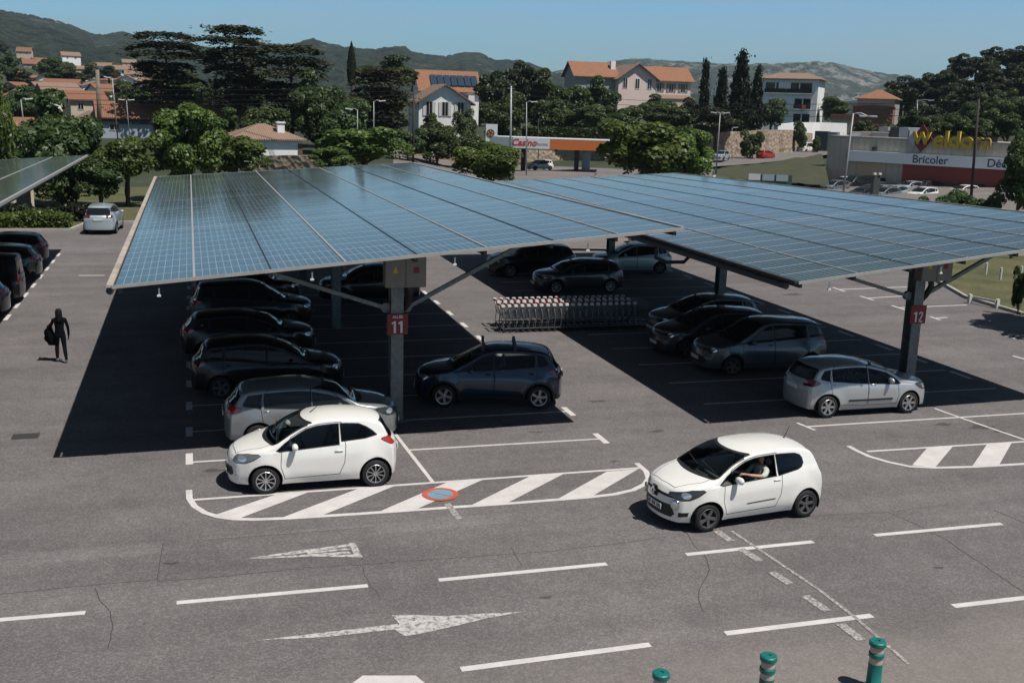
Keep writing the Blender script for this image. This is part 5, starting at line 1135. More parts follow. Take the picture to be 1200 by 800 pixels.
# pink manor
h = face_at('manor_house', 'long pink manor house with orange roofs and a pointed central gable', 'house', 744, 123, 260, 20)
gable(h, 10, 9, 6.4, 9.4, GREYW, TILE3, .7, x0=-9.5, y0=1, along='x'); gable(h, 10, 9, 6.0, 8.9, PINK, TILE3, .7, x0=9.2, y0=1, along='x'); gable(h, 9.2, 12, 6.0, 9.2, PINK, TILE2, .8, x0=-.2, y0=-1.5)
for x in (-3.2, -.2, 2.8): window(h, x, 3.7, 1.0, 2.2, -1.5, None, frame=WHT)
for x in (6.2, 9.2, 12.2): window(h, x, 3.2, 1.1, 1.9, 1, TEAL)
window(h, -10.5, 3.6, 1.1, 1.6, 1, TEAL); b = MB(); b.box(-5.3, -4.2, 3.0, 4.2, 6, 9.9); b.build('chimney', WHT, h)
b = MB(); b.add([(5, -3.4, 1.7), (13.6, -3.4, 1.7), (13.6, 1, 2.6), (5, 1, 2.6), (5, -3.4, 1.5), (13.6, -3.4, 1.5), (13.6, 1, 2.4), (5, 1, 2.4)], [(0, 1, 2, 3), (4, 7, 6, 5), (0, 4, 5, 1), (1, 5, 6, 2), (2, 6, 7, 3), (3, 7, 4, 0)]); b.build('porch_roof', TILE2, h)
b = MB(); b.box(5.2, 13.4, -3.2, -2.9, -3, 1.5); b.build('terrace_wall', CREAM, h)
# white apartment block
h = face_at('apartment_building', 'white apartment block with a low tiled roof and dark railed balconies', 'apartment block', 921, 141, 260, -9)
hip(h, 13.2, 11, 9.1, 10.6, WHT, TILE2, .8, base=-4, ridge=.5)
def balcony(x0, x1, z, hh, rail=True):
    b = MB(); b.box(x0, x1, -.04, .02, z, z+hh); o = b.build('loggia', PANE, h); q = MB(); q.box(x0-.1, x1+.1, -.55, -.05, z-.2, z); q.build('slab', WHT, o)
    if rail: q = MB(); q.box(x0-.1, x1+.1, -.55, -.48, z, z+.95); q.build('railing', M('dark_railing', (.02, .018, .018), .7), o)
    q = MB(); q.box((x0+x1)/2-.12, (x0+x1)/2+.12, -.30, -.06, z, z+hh); q.build('pillar', WHT, o)
balcony(-5.2, -.6, 6.1, 2.3); balcony(-.3, 5.2, 6.1, 2.3); balcony(1.6, 5.2, 2.6, 2.3); balcony(1.6, 5.2, -.6, 2.1, False)
b = MB(); b.box(-2.2, .5, -.35, -.06, 6.3, 8.5); b.build('bay_wall', WHT, h)
window(h, -3.6, 3.0, 1.2, 1.5, 0); b = MB(); b.box(3.4, 4.2, -.62, -.56, 2.7, 3.5); b.build('orange_cloth', M('orange_cloth', (.6, .12, .06), .8), h)
# house on the right below the pine wood
h = face_at('house', 'house with an orange hipped roof and bare brick walls under the pine wood', 'house', 1022, 142, 250, -8)
hip(h, 8, 8, 4.6, 6.6, GREYW, TILE3, .5, y0=3, base=-3, ridge=.1); gable(h, 8.4, 3.5, 3.0, 3.3, BRICK, TILE2, .2, y0=-.6); b = MB(); b.box(-8.5, -4, -1, 4, -3, .4); b.build('side_wing', CREAM, h); b = MB(); b.prism([(-1.5, .3), (4.5, .3), (4.5, .55), (-1.5, 1.3)], -8.6, -3.9, 'x'); b.build('wing_roof', TILE3, h)
# tiled cottage on the left behind the car park
h = face_at('house', 'small white house with a low hipped tile roof and chimney behind the first canopy', 'house', 315, 184, 125, 12)
hip(h, 7.6, 7, 1.8, 3.4, WHT, TILE2, .45, base=-2, ridge=.12); b = MB(); b.box(1.3, 2.1, 1.2, 2.0, 1.9, 3.7); b.box(1.2, 2.2, 1.1, 2.1, 3.7, 3.85); b.build('chimney', WHT, h); window(h, -1.3, .4, .7, .8, 0); b = MB(); b.box(3.3, 3.78, -.06, .02, -.6, 1.5); b.build('door', WOODB, h)
h = face_at('house', 'long low house with an orange roof and pale blue grey wall behind the left trees', 'house', 168, 153, 170, 5)
gable(h, 12, 7, 1.9, 3.9, BLUW, TILE, .5, along='x'); b = MB(); b.box(-6.05, 6.05, -.30, -.05, .9, 1.6); b.build('dark_fascia', BLK, h); window(h, -4, .0, 1.2, .8, 0)
h = face_at('house', 'small orange roofed house half hidden behind the big cedars', 'house', 250, 153, 165, -10); gable(h, 8, 7, 1.4, 3.3, CREAM, TILE3, .4, along='x'); window(h, 1, .0, .8, .9, 0)
h = face_at('house', 'white house with a small pink tiled gable and satellite dish at the far left', 'house', 44, 137, 200, 25)
gable(h, 7.4, 8, 2.6, 4.4, WHT, TILE, .4, x0=.5); gable(h, 4, 6, 1.4, 2.5, WHT, TILE, .4, x0=-4.6, y0=.5, along='x'); b = MB(); b.lathe([(.001, .1), (.25, .06), (.4, 0)], 14, 'y', (-2.5, -.2, 4.4)); b.build('satellite_dish', WHT, h); window(h, -4.4, -.6, .9, .9, .5)
window(h, 1.5, .2, .9, 1.1, 0)
vill = [(104, 129, 190, 7, 2.2, 4.2, CREAM, TILE, 12, 'cream house with a broad tiled roof beside the bare trunk'), (213, 121, 260, 6, 1.5, 3, WHT, TILE, -8, 'white walled house with orange roof glimpsed through the left cedar'), (88, 118, 300, 9, 2.6, 4.8, CREAM, TILE2, 8, 'cream house with pale tiles above the broad roofed one'), (54, 101, 380, 9, 3, 5.6, WHT, TILE2, -20, 'white gabled house half way up the village slope'),
 (30, 102, 390, 10, 3, 5.5, CREAM, TILE, 10, 'cream house with orange tiles at the left of the village slope'), (100, 102, 420, 9, 2.6, 5, WHT, TILE2, 30, 'white house stepping down the slope by the round pine'), (112, 96, 460, 9, 2.8, 5, CREAM, TILE2, -25, 'pale house high on the slope above the bare trunk'), (84, 72, 640, 12, 4, 7, WHT, TILE2, 12, 'pale yellow white house near the top of the village'),
 (28, 66, 760, 11, 4, 8, CREAM, TILE, -12, 'topmost orange roofed house of the village'), (14, 92, 430, 8, 2.8, 5, CREAM, TILE3, 15, 'small orange roof among dark trees far left'), (38, 81, 520, 9, 3, 6, GREYW, TILE, 5, 'grey house with orange roof above the round pine'), (130, 99, 430, 12, 2, 4, CREAM, TILE, -4, 'long low tiled house beside the tall thin pole'), (186, 87, 480, 7, 2.6, 5, CREAM, TILE, 14, 'house with pink tiles seen between the cedar branches'), (190, 100, 380, 7, 2.4, 4.6, WHT, TILE2, -10, 'white house seen low between the cedar branches'), (20, 150, 175, 6, .6, 2, CREAM, TILE, 6, 'low orange roof among bushes at the far left'), (35, 157, 150, 7, .2, 1.7, CREAM, TILE2, -15, 'tiled roof half buried in bushes at the left edge'), (152, 78, 700, 10, 3, 6, CREAM, TILE2, 8, 'pale house just left of the spreading cedar'), (122, 145, 172, 5, .8, 2.4, CREAM, TILE2, 20, 'tiled lean to below the bare trunk')]
for px, py, d, w_, he, hr, wm, rm, rot, lb in vill:
    w_, he, hr = w_*.78, he*.72, he*.72+(hr-he)*.62
    h = face_at('house', lb, 'house', px, py, d, rot); gable(h, w_, 6, he, hr, wm, rm, .4, along='x' if abs(rot) < 18 else 'y', base=-6)
    window(h, -w_*.22, he-1.5, .8, .9, 0); window(h, w_*.22, he-1.5, .8, .9, 0)
rv = random.Random(31)
for i, (px, py, d) in enumerate(((12, 118, 260), (70, 110, 300), (62, 96, 430), (118, 112, 300), (132, 118, 270), (148, 108, 330), (160, 97, 420), (175, 104, 360), (92, 88, 520), (48, 76, 640), (118, 84, 560), (140, 90, 480), (8, 80, 560), (72, 124, 230), (200, 112, 300), (182, 122, 240), (166, 118, 250), (58, 84, 560))):
    h = face_at('house', 'small pale house with a terracotta roof among the trees of the village slope', 'house', px, py, d, rv.uniform(-30, 30), 'small houses on the village slope'); w_ = rv.uniform(6, 9); he = rv.uniform(1.8, 3)
    gable(h, w_, 6, he, he+rv.uniform(1.1, 1.7), rv.choice([WHT, CREAM, CREAM, WHT]), rv.choice([TILE, TILE2, TILE2]), .4, along=rv.choice('xxy'), base=-6); window(h, -w_*.2, he-1.4, .8, .9, 0); window(h, w_*.22, he-1.4, .8, .9, 0)
# filling station
h = face_at('filling_station', 'filling station canopy with an orange and white fascia on dark columns', 'filling station', 640, 205, 150, -6)
ORNG = M('orange_fascia', (.62, .17, .04), .45, var=.05, vs=2); FASW = M('white_fascia', (.70, .72, .73), .45); FASG = M('grey_fascia', (.27, .33, .37), .5); LRED = M('letter_red', (.55, .03, .03), .5); LGRY = M('letter_grey', (.42, .42, .43), .5)
b = MB(); b.box(-8.4, 8.2, .05, 7, 3.55, 4.9); b.build('roof', FASW, h)
b = MB(); b.box(-4.7, .35, -.05, .049, 3.5, 4.98); fa = b.build('white_fascia', FASW, h); b = MB(); b.box(.36, 8.25, -.05, .048, 3.5, 4.85); b.build('orange_fascia', ORNG, h); b = MB(); b.box(.36, 8.25, -.06, .047, 4.86, 4.98); b.build('fascia_trim', FASW, h)
b = MB(); b.box(-8.45, -4.72, -.05, .046, 3.7, 4.98); b.build('grey_fascia', FASG, h)
text('lettering', 'Casino', 1.25, LRED, fa, (-3.2, -.07, 4.26), (R(90), 0, 0), .01, .03, .25); text('lettering', 'carburant', .55, LGRY, fa, (-.95, -.07, 4.18), (R(90), 0, 0), .01)
for x in (-3.6, 3.9): b = MB(); b.box(x-.3, x+.3, 2.5, 3.1, -.4, 3.6); b.build('column', BLK, h)
b = MB(); b.box(4.6, 5.7, 3.6, 4.4, -.4, 3.2); b.build('kiosk', FASG, h); b = MB(); b.box(1.3, 2.6, 1.6, 2.4, -.4, .5); b.build('pump', BLK, h)
t = face_at('price_totem', 'white square sign with a red emblem standing on the filling station roof', 'sign', 576, 161, 151, 0); b = MB(); b.box(-.8, .8, 0, 1.2, -.6, 1.75); o = b.build('panel', FASW, t); b = MB(); b.lathe([(.001, -.02), (.55, -.02), (.55, .02)], 20, 'y', (-.15, -.03, .55)); q = b.build('emblem', M('emblem_dark', (.10, .035, .04), .5), o)
b = MB()
for i in range(5): a = i*2*math.pi/5+.3; b.box(-.15+.3*math.cos(a)-.10, -.15+.3*math.cos(a)+.10, -.09, -.06, .55+.3*math.sin(a)-.12, .55+.3*math.sin(a)+.12)
b.build('emblem_spots', M('emblem_gold', (.5, .25, .1), .5), o)
# hardware store
A_, B_ = D(966, 218, 150), D(1192, 236, 141); ang = math.atan2(B_.y-A_.y, B_.x-A_.x); Ls = math.hypot(B_.x-A_.x, B_.y-A_.y)+6
h = thing('hardware_store', 'long beige store with a white band, red front and big yellow roof letters', 'shop', (A_.x, A_.y, -1.6), ang)
def zal(px, py):
    d_ = ray(px, py); ex, ey = math.cos(ang), math.sin(ang); return CAMH + d_.z*(A_.x*-ey+A_.y*ex)/(d_.x*-ey+d_.y*ex) + 1.6
def along(px):
    d_ = ray(px, 180); ex, ey = math.cos(ang), math.sin(ang); det = d_.x*-ey+d_.y*ex; t_ = (A_.x*-ey+A_.y*ex)/det; return (d_.x*t_-A_.x)*ex+(d_.y*t_-A_.y)*ey
BEIG = M('beige_cladding', (.44, .40, .34), .7, var=.06, vs=3); SRED = M('store_red', (.25, .04, .03), .55); INKB = M('letter_navy', (.03, .05, .08), .5); LYEL = M('letter_yellow', (.50, .36, .03), .4); DIAR = M('sign_dark_red', (.13, .02, .02), .5); DIAG = M('sign_grey', (.45, .46, .48), .5)
fr_ = []
for i in range(int(Ls/.8)): fr_ += [(i*.8, 0), (i*.8+.10, 0), (i*.8+.13, -.05), (i*.8+.20, -.05), (i*.8+.23, 0)]
zr = zal(1090, 165.5); zf0, zf1 = zal(1060, 192), zal(1060, 179.5); zl = zal(1100, 163.5)
b = MB(); b.prism(fr_+[(Ls, 0), (Ls, 6.5), (0, 6.5)], 0, zr); wl = b.build('wall', BEIG, h)
b = MB(); b.box(-.1, Ls+.1, -.12, 6.6, zr+.01, zr+.2); b.build('roof_edge', M('roof_edge', (.33, .31, .29), .7), h)
b = MB(); b.box(along(997), Ls, -.9, -.02, zf0, zf1); fb = b.build('white_band', M('white_band', (.74, .79, .81), .5), h)
b = MB(); b.box(along(1060), Ls, -.10, -.01, .0, zf0-.01); b.build('red_front', SRED, h); b = MB(); b.box(along(1006), along(1040), -.08, -.005, 0, zf0-.1); b.build('shutter_door', M('tan_door', (.45, .36, .25), .7), h)
b = MB(); b.box(-.10, -.005, .3, 6.2, 0, zr-.3); b.build('side_panel', WHT, h)
for x in (along(1100), along(1120), along(1140)): b = MB(); b.box(x, x+1.9, -.16, -.105, .3, 2.1); b.build('shop_window', PANE, h)
text('lettering', 'Bricoler', 1.36, INKB, fb, (along(1094), -.92, (zf0+zf1)/2), (R(90), 0, 0), .015, .012); text('lettering', 'Décorer', 1.36, INKB, fb, (along(1161), -.92, (zf0+zf1)/2), (R(90), 0, 0), .015, .012, 0, 'LEFT')
sgx = along(1080); sg = MB(); sg.prism([(sgx-1.3, zl), (sgx, zl+1.75), (sgx+1.3, zl), (sgx, zl-1.65)], -.45, -.25, 'y'); sx_ = sg.build('emblem', DIAR, h); sg = MB(); sg.prism([(sgx-1.8, zl), (sgx-.8, zl+1), (sgx-.8, zl-1)], -.62, -.46, 'y'); sg.build('emblem_edge', DIAG, sx_)
text('lettering', 'W', 2.0, LYEL, h, (sgx+.1, -.75, zl), (R(90), 0, 0), .14, .08); text('lettering', 'eldom', 2.75, LYEL, h, (along(1128), -.6, zl-.05), (R(90), 0, 0), .18, .07)
b = MB(); b.box(along(1075), along(1165), .6, .7, zr+.2, zr+.8); b.build('sign_frame', DST, h)
for x, m_, n_ in ((5.4, GREYW, 1.3), (6.9, M('unit_dark', (.03, .04, .05), .5), 1.2), (8.1, BLUW, 1.3), (9.5, WHT, 1.4)): b = MB(); b.box(x-.2, x+n_-.25, 3.5, 5.5, zr+.2, zr+1.5); b.build('roof_unit', m_, h)
b = MB(); b.lathe([(.001, 0), (.3, 0), (.3, .4), (.001, .4)], 12, 'z', (along(1025), -.25, zf1+.15)); b.build('wall_lamp', BLK, h)
# garden walls and the stone wall along the road
def wallrun(name, label, pts, th, mat, cap=None):
    t = MB(); q = [(D(px, yb, d), D(px, yt, d)) for px, yt, yb, d in pts]; vs = []
    for i, (lo, hi) in enumerate(q):
        a, c = q[max(0, i-1)][0], q[min(len(q)-1, i+1)][0]; n_ = Vector((-(c.y-a.y), c.x-a.x, 0)).normalized()*th/2
        j = random.uniform(-.12, .12)
        vs += [(lo.x-n_.x, lo.y-n_.y, lo.z-1.5), (hi.x-n_.x, hi.y-n_.y, hi.z+j), (hi.x+n_.x, hi.y+n_.y, hi.z+j), (lo.x+n_.x, lo.y+n_.y, lo.z-1.5)]
    n = len(q); t.add(vs, [(i*4+k, (i+1)*4+k, (i+1)*4+(k+1) % 4, i*4+(k+1) % 4) for i in range(n-1) for k in range(4)] + [(0, 1, 2, 3), (n*4-4, n*4-1, n*4-2, n*4-3)])
    return tag(t.build(name, mat), label, 'wall')
wallrun('stone_wall', 'rough stone retaining wall behind the filling station', [(470, 179, 203, 152), (520, 178, 203, 156), (560, 177, 202, 160), (600, 176, 201, 168), (650, 177, 199, 174), (705, 177, 197, 180), (760, 172, 194, 184)], .8, STONE)
wallrun('stone_wall', 'stained stone wall beside the climbing road left of the white van', [(815, 157, 183, 190), (850, 155, 181, 194), (870, 154, 179, 198), (893, 153, 178, 204), (925, 153, 175, 212), (938, 155, 174, 222), (950, 156, 172, 230)], .8, STONE)
wallrun('garden_wall', 'white rendered garden wall below the apartment block', [(908, 147, 158, 226), (930, 144, 157, 230), (960, 143, 157, 236), (992, 144, 158, 240)], .4, WHT)
wallrun('stone_wall', 'low stone wall below the small white house', [(300, 182, 198, 118), (340, 183, 198, 116), (380, 184, 198, 114)], .6, STONE)
wallrun('concrete_wall', 'grey concrete wall beneath the far corner of the left canopy', [(-30, 224, 246, 84), (0, 223, 245, 84), (34, 221, 243, 84)], 3.0, GREYW)
t = face_at('transformer_hut', 'dark doored concrete hut with a flat white roof under the left canopy corner', 'hut', 22, 245, 80, 10); b = MB(); b.box(-2.2, 1.0, 0, 2.4, -.5, 1.9); b.build('wall', CREAM, t); b = MB(); b.box(-2.5, 1.2, -.2, 2.6, 1.9, 2.1); b.build('roof', WHT, t); b = MB(); b.box(-.1, .8, -.06, -.003, -.5, 1.6); b.build('door', PANE, t)
t = face_at('container', 'dark green and pale blue container beside the white van', 'container', 967, 174, 218, -12); b = MB(); b.box(-2.2, .2, 0, 2.5, -.5, 3.2); b.build('body', M('container_green', (.02, .045, .05), .6), t); b = MB(); b.box(.21, 2.0, .1, 2.4, -.5, 3.1); b.build('door', M('container_blue', (.13, .22, .25), .5), t)
for i, (px, w_, m_) in enumerate(((1012, 2.2, WHT), (1022, 1.8, CREAM), (1035, 2.0, GREYW))):
    t = face_at('shed', ['white shed behind the store roof beside the tall lamp post', 'cream shed between the white and grey sheds behind the store', 'grey shed behind the store roof units'][i], 'shed', px-4, 165, 150, 8); b = MB(); b.box(-w_/2, w_/2, 0, 2, -1.5, 1.0); b.build('wall', m_, t); b = MB(); b.box(-w_/2-.1, w_/2+.1, -.1, 2.1, 1.0, 1.12); b.build('roof', GREYW, t)
# ------------------------------------------------------------------ lamp posts, poles, wires, small furniture
POLE = M('lamp_pole', (.30, .31, .31), .5, .3); WPOLE = M('wood_pole', (.035, .03, .028), .85); WHP = M('white_post', (.62, .62, .60), .6)
def lamppost(label, px, ytop, ybase, d, arms=((1, 1.2),), rad=.09, mat=POLE, sag=0, lean=0):
    q = D(px, ybase, d); tp = D(px+lean, ytop, d); hgt = tp.z-q.z; a = -math.atan2(q.x, q.y); t = thing('street_lamp', label, 'street lamp', tuple(q), a); dx = (tp-q).length
    off = (Vector((tp.x-q.x, tp.y-q.y)).length)*(1 if lean > 0 else -1)
    b = MB(); b.tube([(0, 0, -.5), (off, 0, hgt)], [rad, rad*.6], 8); b.build('pole', mat, t, smooth=True)
    for s_, l in arms:
        b = MB(); b.tube([(off, 0, hgt-.05), (off+s_*l*.5, 0, hgt+.15-sag*.4), (off+s_*l, 0, hgt+.1-sag)], rad*.5, 6); b.build('arm', mat, t); b = MB(); b.box(-.4, .4, -.13, .13, -.07, .06); o = b.build('lamp_head', FASW, t, bevel=.03, loc=(off+s_*(l+.3), 0, hgt+.08-sag)); o.rotation_euler = (0, s_*(-.12+sag*.5), 0)
    return t
lamppost('short street lamp with a bent head above the round bush', 419, 129, 185, 118, ((-1, .6),), .07)
lamppost('taller street lamp behind the short one above the round bush', 438, 119, 180, 130, ((1, .7),), .08)
lamppost('grey street lamp rising behind the white fascia of the filling station', 617, 120, 208, 140, ((1, .7),), .09)
lamppost('double headed street lamp by the climbing road', 839, 133, 200, 140, ((1, .5), (-1, .5)), .09, lean=5)
lamppost('tall pale street lamp with drooping double head left of the store', 986, 133, 240, 84, ((1, .55), (1, 1.0)), .09, sag=.25, lean=14)
lamppost('street lamp with a single head before the pine wood', 1075, 118, 160, 170, ((1, 1.6),), .10)
lamppost('thin street lamp left of the long orange roof', 138, 92, 160, 150, ((-1, .3),), .09)
lamppost('short street lamp in front of the long orange roof', 152, 118, 160, 150, ((1, .3), (-1, .3)), .07)
lamppost('pale street lamp among the bushes at the far left', 30, 117, 160, 130, ((1, .5),), .07)
lamppost('thin lamp post by the stone wall with a road sign panel', 858, 150, 186, 186, ((1, .3),), .07)
def pole(label, px, yt, yb, d, r_, mat, lean=0, cat='utility pole', name='utility_pole', bar=True):
    q = D(px, yb, d); tp = D(px+lean, yt, d); v = tp-q; t = thing(name, label, cat, tuple(q)); b = MB(); b.tube([(0, 0, -.5), tuple(v)], [r_, r_*.75], 9); b.build('pole', mat, t, smooth=True)
    if bar: b = MB(); b.bar((v.x-.5, v.y, v.z-.3), (v.x+.5, v.y, v.z-.3), .08); b.build('crossbar', mat, t); 
    return tp
pA = pole('dark wooden utility pole in front of the hedge beside the white gabled house', 484, 100, 198, 118, .13, WPOLE, 1)
pB = pole('dark leaning wooden pole in front of the store lettering', 1139, 116, 222, 88, .11, WPOLE, 8)
pC = pole('pale concrete utility pole left of the filling station sign', 598, 101, 205, 148, .16, POLE, 1)
pole('thin dark pole behind the filling station fascia', 631, 140, 195, 168, .07, WPOLE, 0)
pole('bare ivy clad trunk standing tall over the village roofs', 117, 82, 150, 150, .30, M('bare_bark', (.19, .165, .13), .95, var=.3, vs=3), -3, 'dead tree', 'dead_trunk', False)
t = thing('pylon', 'grey square pylon with two floodlights in front of the store', 'pylon', tuple(G(1023, 240)), R(-10)); b = MB(); b.box(-.32, .32, -.3, .3, 0, 2.75); b.build('shaft', M('pylon_grey', (.06, .07, .07), .6), t, bevel=.03)
for s_ in (-1, 1): b = MB(); b.box(s_*.25-.14, s_*.25+.14, -.4, -.1, 2.78, 2.98); b.build('floodlight', LAMPW, t, bevel=.03)
def wire(label, a, b_, sag):
    b = MB(); pts = [a.lerp(b_, i/14) + Vector((0, 0, -sag*4*(i/14)*(1-i/14))) for i in range(15)]; b.tube(pts, .022, 5); tag(b.build('power_line', BLK), label, 'cable', 'overhead cables across the trees')
for i, dy in enumerate((0, 5, 10, 14)):
    a = D(484, 101+dy, 118); wire('thin dark cable strung across the trees left of the wooden pole', D(-120, 92+dy*1.6, 150), a, .8)
for i, dy in enumerate((0, 6, 12)):
    wire('thin dark cable strung between the concrete pole and the leaning store pole', D(598, 103+dy, 148), D(1147, 118+dy*1.3, 88), 1.0); 
t = thing('barrier', 'low white wooden barrier at the kerb of the dry lawn', 'barrier', (0, 0, 0)); a, c = G(1136, 355), G(1168, 361)
for q in (a, c): b = MB(); b.box(q.x-.07, q.x+.07, q.y-.07, q.y+.07, 0, .40); b.build('post', WHP, t)
b = MB(); b.bar((a.x+.1, a.y, .28), (c.x-.1, c.y, .30), .05, .10); b.build('rail', WHP, t)
for i, (px, py) in enumerate(((1172, 328), (1155, 322), (1196, 326), (1098, 318))):
    q = G(px, py, .1); b = MB(); b.lathe([(.06, 0), (.06, .62), (.001, .64)], 8); tag(b.build('roadside_post', WHP, smooth=False, loc=tuple(q)), 'short white roadside post at the back of the dry lawn', 'post', 'white posts behind the dry lawn')
t = thing('guard_rail', 'grey guard rail along the side street behind the dry lawn', 'guard rail'); b = MB(); b.bar((40, 61.5, .55), (92, 50, .55), .06, .28); b.build('rail', POLE, t)
for i in range(9): x = 41+i*6; b = MB(); b.box(x-.06, x+.06, 61.3-(x-40)*.221, 61.45-(x-40)*.221, 0, .5); b.build('post', POLE, t)
t = face_at('banner_fence', 'green mesh fence with pale banners below the grass bank', 'fence', 902, 217, 116, 0)
b = MB(); b.box(-2.2, 2.2, 0, .04, 0, 1.1); b.build('mesh_panel', M('fence_green', (.03, .10, .075), .7), t)
for x, m_ in ((-1.6, FASW), (-.2, PLB), (1.2, PLB)): b = MB(); b.box(x-.6, x+.6, -.05, -.01, .45, 1.1); b.build('banner', m_, t)
# ------------------------------------------------------------------ plants
def leaf_mat(name, a, b_, tr=.35):
    m, n, b = nodes(name); g = N(n, 'ShaderNodeNewGeometry'); oi = N(n, 'ShaderNodeObjectInfo'); col = mixc(n, g.outputs['Random Per Island'], a, b_)
    hs = N(n, 'ShaderNodeHueSaturation'); n.links.new(rng(n, oi.outputs['Random'], 0, 1, .485, .515), hs.inputs['Hue']); n.links.new(rng(n, oi.outputs['Random'], 0, 1, .8, 1.2), hs.inputs['Value']); n.links.new(col, hs.inputs['Color'])
    cl = noise(n, g.outputs['Position'], .9, 3, .6); v = N(n, 'ShaderNodeVectorMath', operation='SCALE'); n.links.new(hs.outputs[0], v.inputs[0]); n.links.new(rng(n, cl, .3, .7, .65, 1.35), v.inputs['Scale']); c = v.outputs[0]
    df = N(n, 'ShaderNodeBsdfDiffuse'); tl = N(n, 'ShaderNodeBsdfTranslucent'); gl = N(n, 'ShaderNodeBsdfGlossy'); gl.inputs['Roughness'].default_value = .45; gl.inputs['Color'].default_value = (.5, .5, .5, 1)
    n.links.new(c, df.inputs[0]); n.links.new(c, tl.inputs[0]); m1 = N(n, 'ShaderNodeMixShader'); m1.inputs[0].default_value = tr; n.links.new(df.outputs[0], m1.inputs[1]); n.links.new(tl.outputs[0], m1.inputs[2])
    m2 = N(n, 'ShaderNodeMixShader'); m2.inputs[0].default_value = .04; n.links.new(m1.outputs[0], m2.inputs[1]); n.links.new(gl.outputs[0], m2.inputs[2]); n.links.new(m2.outputs[0], n.nodes['Material Output'].inputs[0]); return m
LB = leaf_mat('bright_leaves', (.06, .11, .022), (.14, .20, .05)); LD = leaf_mat('dark_leaves', (.036, .066, .020), (.085, .125, .040)); LC = leaf_mat('cedar_needles', (.026, .036, .020), (.085, .095, .055), .15); LP = leaf_mat('pine_needles', (.014, .022, .010), (.035, .048, .018), .15); LY = leaf_mat('cypress_leaves', (.010, .018, .009), (.026, .036, .016), .1); LO = leaf_mat('olive_leaves', (.05, .075, .025), (.10, .125, .05))
BARK = M('bark', (.09, .07, .052), .95, var=.35, vs=4)
rs_ = np.random.RandomState(5)
def quads(name, pos, nrm, size, mat, elong=1.3):
    n = len(pos); nrm = nrm/np.linalg.norm(nrm, axis=1, keepdims=True); rv = rs_.normal(size=(n, 3)); a = np.cross(nrm, rv); a /= np.linalg.norm(a, axis=1, keepdims=True); b = np.cross(nrm, a); s = (size*rs_.uniform(.6, 1.35, n))[:, None]
    a = a*s*.5*elong; b = b*s*.5; k = nrm*s*.12
    v = np.stack([pos-a, pos+b*.9-k, pos+a, pos-b*.9-k], 1).reshape(-1, 3)
    me = bpy.data.meshes.new(name); me.vertices.add(4*n); me.vertices.foreach_set('co', v.ravel().astype(np.float32)); me.loops.add(4*n); me.loops.foreach_set('vertex_index', np.arange(4*n, dtype=np.int32)); me.polygons.add(n); me.polygons.foreach_set('loop_start', np.arange(0, 4*n, 4, dtype=np.int32)); me.polygons.foreach_set('loop_total', np.full(n, 4, dtype=np.int32)); me.materials.append(mat); me.update(); me.validate(); return me
def unit(n): v = rs_.normal(size=(n, 3)); return v/np.linalg.norm(v, axis=1, keepdims=True)
